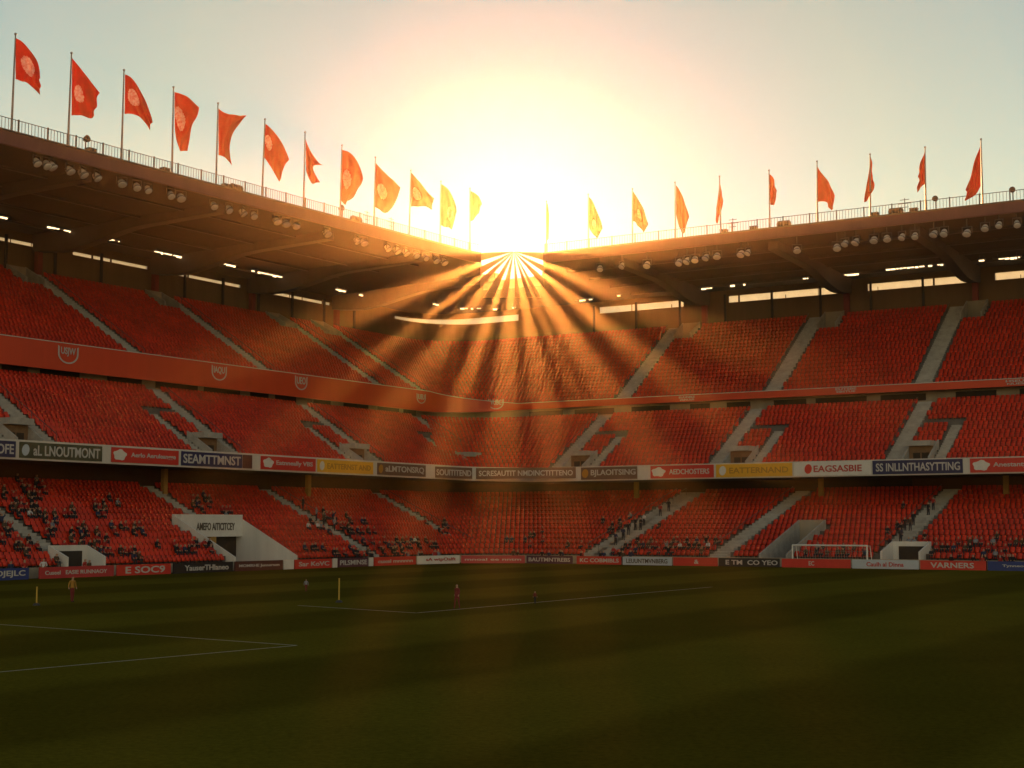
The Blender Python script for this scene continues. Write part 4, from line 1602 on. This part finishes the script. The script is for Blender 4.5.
def bulk(name, idx):
    X = arr[idx]
    n = len(X)
    tx, ty = X[:, 3:4], X[:, 4:5]
    # local x along the row (left to right), local y away from the pitch
    nx, ny = -ty, tx
    lx, ly, lz = SV[:, 0], SV[:, 1], SV[:, 2]
    jit = RNG.normal(0, 0.012, (n, 1))
    wx = X[:, 0:1] + tx * lx + nx * (ly + jit)
    wy = X[:, 1:2] + ty * lx + ny * (ly + jit)
    wz = X[:, 2:3] + lz + RNG.normal(0, 0.008, (n, 1))
    co = np.stack([wx, wy, wz], -1).reshape(-1, 3)
    fl_ = np.concatenate([np.array(f) for f in SF])
    tot = np.array([len(f) for f in SF])
    nv = len(SV)
    loops = (fl_[None, :] + (np.arange(n) * nv)[:, None]).ravel()
    totals = np.tile(tot, n)
    starts = np.concatenate([[0], np.cumsum(totals)[:-1]])
    me = bpy.data.meshes.new(name)
    me.vertices.add(n * nv)
    me.vertices.foreach_set('co', co.ravel())
    me.loops.add(len(loops))
    me.loops.foreach_set('vertex_index', loops.astype(np.int32))
    me.polygons.add(len(totals))
    me.polygons.foreach_set('loop_start', starts.astype(np.int32))
    me.polygons.foreach_set('material_index', np.tile(np.array(SMI, dtype=np.int32), n))
    me.materials.append(M['seat'])
    me.materials.append(M['post'])
    me.update(calc_edges=True)
    me.validate()
    o = bpy.data.objects.new(name, me)
    COL.objects.link(o)
    return o


tag(bulk('stadium_seats', rest), 'thousands of red plastic tip-up seats in rows across all three tiers', 'seats', 'red stadium seats', 'stuff')
first = True
for i in sorted(NEAR):
    x, y, z, tx, ty = spots[i][:5]
    o = bpy.data.objects.new('stadium_seat', SEAT_ME)
    COL.objects.link(o)
    o.location = (x, y, z)
    o.rotation_euler = (0, 0, math.atan2(ty, tx))
    side = spots[i][5]
    tag(o, 'red tip-up seat in the %s tier near the left edge of the photo' % side, 'seat', 'red stadium seats')

# ------------------------------------------------------------------ people
def body_mesh(name, joints, links, top, legs, subdiv=1, hat=None):
    """one continuous skinned figure; joints: name -> (x, y, z, radius)"""
    names = list(joints)
    me = bpy.data.meshes.new(name)
    me.from_pydata([joints[k][:3] for k in names], [(names.index(a), names.index(b)) for a, b in links], [])
    o = bpy.data.objects.new(name, me)
    COL.objects.link(o)
    sk = o.modifiers.new('skin', 'SKIN')
    for i, k in enumerate(names):
        r = joints[k][3]
        rx, ry = r if isinstance(r, tuple) else (r, r)
        me.skin_vertices[0].data[i].radius = (rx, ry)
        me.skin_vertices[0].data[i].use_root = (k == 'pelvis')
    sb = o.modifiers.new('sub', 'SUBSURF')
    sb.levels = sb.render_levels = subdiv
    dg = bpy.context.evaluated_depsgraph_get()
    res = bpy.data.meshes.new_from_object(o.evaluated_get(dg))
    bpy.data.objects.remove(o)
    res.materials.clear()
    J = {k: Vector(joints[k][:3]) for k in names}
    for m in (top, legs, M['skin'], M['hair'], M['c_black']):
        res.materials.append(m)
    for p in res.polygons:
        c_ = p.center
        best = min(names, key=lambda k: (J[k] - c_).length - 0.5 * (joints[k][3] if not isinstance(joints[k][3], tuple) else joints[k][3][0]))
        if best in ('head', 'crown', 'face'):
            hc = J['head']
            p.material_index = 3 if (c_.z > hc.z + 0.05 or c_.y > hc.y + 0.045) else 2
        elif best == 'neck' or best.startswith('hand'):
            p.material_index = 2
        elif best.startswith(('knee', 'ankle', 'thigh')):
            p.material_index = 1
        elif best.startswith('toe'):
            p.material_index = 4
        elif best == 'pelvis':
            p.material_index = 1 if c_.z < J['pelvis'].z + 0.03 else 0
        else:
            p.material_index = 0
        p.use_smooth = True
    return res


def seated(lean, arm, turn, up=0.0):
    """seated, facing -y"""
    j = {'pelvis': (0, 0, .46, (.16, .13)), 'waist': (0, .02 - lean * .3, .66, (.145, .11)), 'chest': (0, .02 - lean, .88, (.175, .115)),
         'neck': (0, -lean * 1.15, 1.04, .055), 'head': (turn * .02, -.03 - lean * 1.3, 1.17, (.085, .10)), 'crown': (turn * .02, -.02 - lean * 1.3, 1.26, (.065, .075))}
    for s, nm in ((-1, 'l'), (1, 'r')):
        j['thigh' + nm] = (s * .10, -.10, .47, .085)
        j['knee' + nm] = (s * .13, -.44, .49, .062)
        j['ankle' + nm] = (s * .13, -.46, .10, .042)
        j['toe' + nm] = (s * .14, -.58, .045, .036)
        j['shoulder' + nm] = (s * .19, .0 - lean, .95, .062)
        if arm == 'lap':
            j['elbow' + nm] = (s * .24, -.06 - lean * .6, .70, .045)
            j['hand' + nm] = (s * .08, -.30, .60, .038)
        elif arm == 'knee':
            j['elbow' + nm] = (s * .22, -.20 - lean, .72, .045)
            j['hand' + nm] = (s * .12, -.45, .58, .038)
        else:
            j['elbow' + nm] = (s * .32, -.10, 1.10, .045)
            j['hand' + nm] = (s * .20, -.14, 1.36, .038)
    return j


LINKS = [('pelvis', 'waist'), ('waist', 'chest'), ('chest', 'neck'), ('neck', 'head'), ('head', 'crown')]
for nm in 'lr':
    LINKS += [('pelvis', 'thigh' + nm), ('thigh' + nm, 'knee' + nm), ('knee' + nm, 'ankle' + nm), ('ankle' + nm, 'toe' + nm),
              ('chest', 'shoulder' + nm), ('shoulder' + nm, 'elbow' + nm), ('elbow' + nm, 'hand' + nm)]


def standing(stride=0.0, arms='down', hgt=1.75):
    k = hgt / 1.75
    j = {'pelvis': (0, 0, .92, (.15, .11)), 'waist': (0, 0, 1.10, (.135, .10)), 'chest': (0, 0, 1.32, (.175, .115)), 'neck': (0, -.01, 1.49, .055),
         'head': (0, -.03, 1.61, (.08, .095)), 'crown': (0, -.02, 1.69, (.06, .07))}
    for s, nm in ((-1, 'l'), (1, 'r')):
        st = stride * s
        j['thigh' + nm] = (s * .09, st * .1, .84, .088)
        j['knee' + nm] = (s * .10, st * .30 - abs(stride) * .08, .48, .06)
        j['ankle' + nm] = (s * .10, st * .55, .09, .042)
        j['toe' + nm] = (s * .12, st * .55 - .13, .04, .036)
        j['shoulder' + nm] = (s * .19, 0, 1.40, .06)
        if arms == 'down':
            j['elbow' + nm] = (s * .26, .03 - st * .2, 1.13, .043)
            j['hand' + nm] = (s * .26, -.06 - st * .4, .86, .036)
        else:
            j['elbow' + nm] = (s * .30, .05, 1.14, .043)
            j['hand' + nm] = (s * .14, -.14, 1.02, .036)
    return {n_: (v[0] * k, v[1] * k, v[2] * k, (v[3][0] * k, v[3][1] * k) if isinstance(v[3], tuple) else v[3] * k) for n_, v in j.items()}


CLOTH = {'dark': 'c_black', 'navy': 'c_navy', 'red': 'c_red', 'grey': 'c_grey', 'white': 'c_white', 'brown': 'c_brown'}
SITM, STAM = {}, {}
k = 0
for cname, mk in CLOTH.items():
    SITM[cname] = [body_mesh('spectator', seated(*v), LINKS, M[mk], M['trousers'], 0) for v in ((.02, 'lap', 1), (.13, 'knee', -1), (.0, 'up', 0))]
    STAM[cname] = [body_mesh('spectator', standing(0.1, a_), LINKS, M[mk], M['trousers'], 0) for a_ in ('down', 'front')]

occupied = set()
byrow = {}
for i, s in enumerate(spots):
    if s[5] == 'lower':
        byrow.setdefault(i, s)
low_idx = np.array(list(byrow))


def sit_at(x, y, spread, count, region, weights):
    d = np.hypot(PX[low_idx] - x, (PY[low_idx] - 5 - y))
    cand = [int(i) for i in low_idx[np.argsort(d)[:600]] if i not in occupied]
    got = 0
    random.shuffle(cand)
    cand.sort(key=lambda i: math.hypot((PX[i] - x) / spread[0], (PY[i] - 5 - y) / spread[1]) + random.uniform(0, 2.2))
    for i in cand[:count]:
        occupied.add(i)
        cname = random.choices(list(CLOTH), weights)[0]
        me = random.choices(SITM[cname], (5, 4, 1))[0]
        sx, sy, sz, tx, ty = spots[i][:5]
        nrm = Vector((-ty, tx, 0))
        o = bpy.data.objects.new('person', me)
        COL.objects.link(o)
        o.location = Vector((sx, sy, sz)) - nrm * 0.05
        o.rotation_euler = (0, 0, math.atan2(ty, tx) + random.uniform(-.25, .25))
        s_ = random.uniform(.92, 1.06)
        o.scale = (s_, s_, s_)
        cl = {'dark': 'dark', 'navy': 'navy', 'red': 'red', 'grey': 'grey', 'white': 'white', 'brown': 'brown'}[cname]
        tag(o, 'spectator in %s clothing seated %s' % (cl, region), 'person', 'spectators seated in the lower tier')


def stand_at(sd, c, s, z, cname, region, face=0.0):
    p = SP(sd, c, s, z)
    o = bpy.data.objects.new('person', random.choice(STAM[cname]))
    COL.objects.link(o)
    o.location = p
    tx = E1 if sd == 'L' else -E2
    o.rotation_euler = (0, 0, math.atan2(tx.y, tx.x) + face + random.uniform(-.6, .6))
    s_ = random.uniform(.92, 1.05)
    o.scale = (s_, s_, s_)
    tag(o, 'spectator in %s clothing standing %s' % (cname, region), 'person', 'spectators standing at the lower tier')


WT = (10, 4, 8, 1.5, 0.5, 4)
for args in [
    (15, 500, (30, 26), 26, 'at the far left of the lower tier'), (22, 527, (30, 18), 24, 'at the far left of the lower tier'),
    (40, 492, (8, 5), 4, 'at the far left of the lower tier'), (70, 512, (6, 4), 3, 'at the far left of the lower tier'),
    (75, 537, (20, 8), 12, 'around the small white opening on the left'), (100, 508, (14, 8), 9, 'left of the white tunnel'),
    (130, 530, (16, 6), 8, 'left of the white tunnel'), (128, 553, (14, 4), 7, 'left of the white tunnel'),
    (70, 552, (30, 5), 10, 'around the small white opening on the left'),
    (200, 504, (12, 8), 9, 'above the white tunnel'), (225, 512, (8, 5), 4, 'above the white tunnel'),
    (200, 548, (26, 6), 12, 'in the front rows below the white tunnel sign'),
    (325, 520, (18, 8), 12, 'beside the stairs right of the white tunnel'), (358, 530, (14, 7), 12, 'beside the stairs right of the white tunnel'),
    (372, 548, (50, 5), 24, 'in the front rows right of the white tunnel'), (410, 544, (26, 5), 12, 'in the front rows right of the white tunnel'),
    (440, 524, (18, 8), 6, 'in the corner of the lower tier'), (530, 536, (26, 8), 8, 'in the corner of the lower tier'),
    (620, 548, (40, 4), 18, 'in the front rows left of the goal'), (690, 545, (40, 5), 20, 'in the front rows left of the goal'),
    (636, 525, (26, 9), 8, 'beside the stairs left of the goal'), (845, 552, (34, 4), 12, 'in the front rows behind the goal'),
    (958, 548, (30, 5), 13, 'in the front rows at the right end'), (1000, 547, (20, 6), 12, 'in the front rows at the right end'),
    (912, 535, (10, 12), 8, 'beside the stairs at the right end')]:
    sit_at(*args, WT)
for (sd, c0, c1, s, z, n_, region) in [('L', 87, 100, 1.2, 0, 7, 'by the front wall at the far left'),
                                       ('L', 138, 158, 1.2, 0, 12, 'by the front wall right of the white tunnel'),
                                       ('R', 84, 104, 3.2, 0, 14, 'by the front wall left of the goal'),
                                       ('R', 36, 46, 3.2, 0, 10, 'by the front wall at the right end')]:
    for k in range(n_):
        stand_at(sd, random.uniform(c0, c1), s + random.uniform(-.2, .3), -0.05, random.choices(list(CLOTH), WT)[0], region)
# on the lower stairs
for (sd, cc, rows_, region) in [('L', AISLES[[i for i, q_ in enumerate(AISLES) if q_[0] == 'lower'][1]][2], (5, 6, 7, 9), 'on the stairs right of the white tunnel'),
                                ('R', [q_ for q_ in AISLES if q_[0] == 'lower' and q_[1] == 'R'][0][2], (2, 3, 4, 5, 5, 6, 8, 9), 'on the stairs left of the goal'),
                                ('R', [q_ for q_ in AISLES if q_[0] == 'lower' and q_[1] == 'R'][2][2], (2, 3, 3, 4, 5, 5, 6, 8, 9), 'on the stairs right of the goal')]:
    for r in rows_:
        s_, z_ = row('lower', r, sd)
        stand_at(sd, cc + random.uniform(-.6, .6), s_ + .2, z_ + .05, random.choices(list(CLOTH), WT)[0], region, random.choice((0, 3.1)))

# figures on the grass
for (x, y, top, legs, hgt, st, rz, lab) in [
    (72, 602.5, 'c_yellow', 'c_maroon', 1.66, 0.12, 0.9, 'person in yellow top and dark red trousers standing on the grass at left'),
    (306, 592, 'c_grey', 'c_maroon', 0.95, 0.1, 0.2, 'tiny distant person in grey top and maroon trousers on the left of the pitch'),
    (457, 609, 'c_maroon', 'c_maroon', 1.45, 0.3, -0.7, 'dim maroon clad person walking on the pitch below the sun'),
    (535, 604, 'c_maroon', 'c_black', 0.8, 0.2, 0.4, 'faint small dark person far out on the pitch right of the sun')]:
    me = body_mesh('person', standing(st, 'down', hgt), LINKS, M[top], M[legs], 2)
    o = bpy.data.objects.new('person', me)
    COL.objects.link(o)
    o.location = hit(x, y, z=0)
    o.rotation_euler = (0, 0, rz)
    tag(o, lab, 'person')

# corner poles
for (x, y0, y1, lab) in [(36.5, 587, 605.5, 'yellow corner pole with dark base at the far left of the grass'),
                         (339, 578.5, 602.5, 'yellow corner pole with dark base in the middle left of the grass')]:
    p = hit(x, y1, z=0)
    hgt = (y1 - y0) / FPX * p.y
    root = empty('corner_pole', p, lab, 'corner flag')
    mb = MB()
    mb.tube([p + U * 0.16, p + U * hgt], 0.05, 8)
    mb.build('pole', M['cornerflag'], root)
    mb = MB()
    mb.tube([p, p + U * 0.08, p + U * 0.16], [0.22, 0.2, 0.08], 10)
    mb.build('base', M['equip'], root)

# ------------------------------------------------------------------ goal behind the pitchside boards
gL, gR = along('R', 792.5, 552, 1.6), along('R', 867, 552, 1.6)
gz = 2.5
root = empty('goal', SP('R', (gL + gR) / 2, 1.6, 0), 'white goal frame standing behind the boards at right', 'goal')
mb = MB()
mb.tube([SP('R', gL, 1.6, gz), SP('R', gR, 1.6, gz)], 0.085, 10)
mb.build('crossbar', M['goal'], root)
for g_ in (gL, gR):
    mb = MB()
    mb.tube([SP('R', g_, 1.6, -0.05), SP('R', g_, 1.6, gz)], 0.085, 10)
    mb.build('post', M['goal'], root)
    mb = MB()
    mb.tube([SP('R', g_, 1.6, gz), SP('R', g_, 2.7, gz - 0.05), SP('R', g_, 3.4, 0.0)], 0.05, 8)
    mb.build('net_stay', M['goal'], root)
mb = MB()
for k in range(29):
    g_ = gL + (gR - gL) * k / 28
    mb.tube([SP('R', g_, 1.66, gz - 0.06), SP('R', g_, 2.7, gz - 0.1), SP('R', g_, 3.4, 0.05)], 0.006, 3)
for k in range(9):
    t = k / 8
    s_, z_ = (1.7 + 1.0 * t * 2, gz - 0.1) if t < .5 else (2.7 + .7 * (t - .5) * 2, gz - 0.1 - (gz - .15) * (t - .5) * 2)
    mb.tube([SP('R', gL, s_, z_), SP('R', gR, s_, z_)], 0.006, 3)
mb.build('net', M['goal'], root)

# ------------------------------------------------------------------ evening haze
hz = bpy.data.materials.new('evening_haze')
hz.use_nodes = True
nt = hz.node_tree
for n in list(nt.nodes):
    nt.nodes.remove(n)
out = nt.nodes.new('ShaderNodeOutputMaterial')
pv = nt.nodes.new('ShaderNodeVolumePrincipled')
pv.inputs['Density'].default_value = HAZE_DENSITY
pv.inputs['Anisotropy'].default_value = HAZE_ANISO
pv.inputs['Color'].default_value = HAZE_COLOR
nt.links.new(pv.outputs[0], out.inputs['Volume'])
mb = MB()
mb.box(Vector((0, 0, 0)), Vector((1, 0, 0)), Vector((0, 1, 0)), Vector((0, 0, 1)), -450, 450, -450, 450, -1.05, 64)
tag(mb.build('haze', hz), 'warm evening haze filling the stadium', 'haze', kind='stuff')
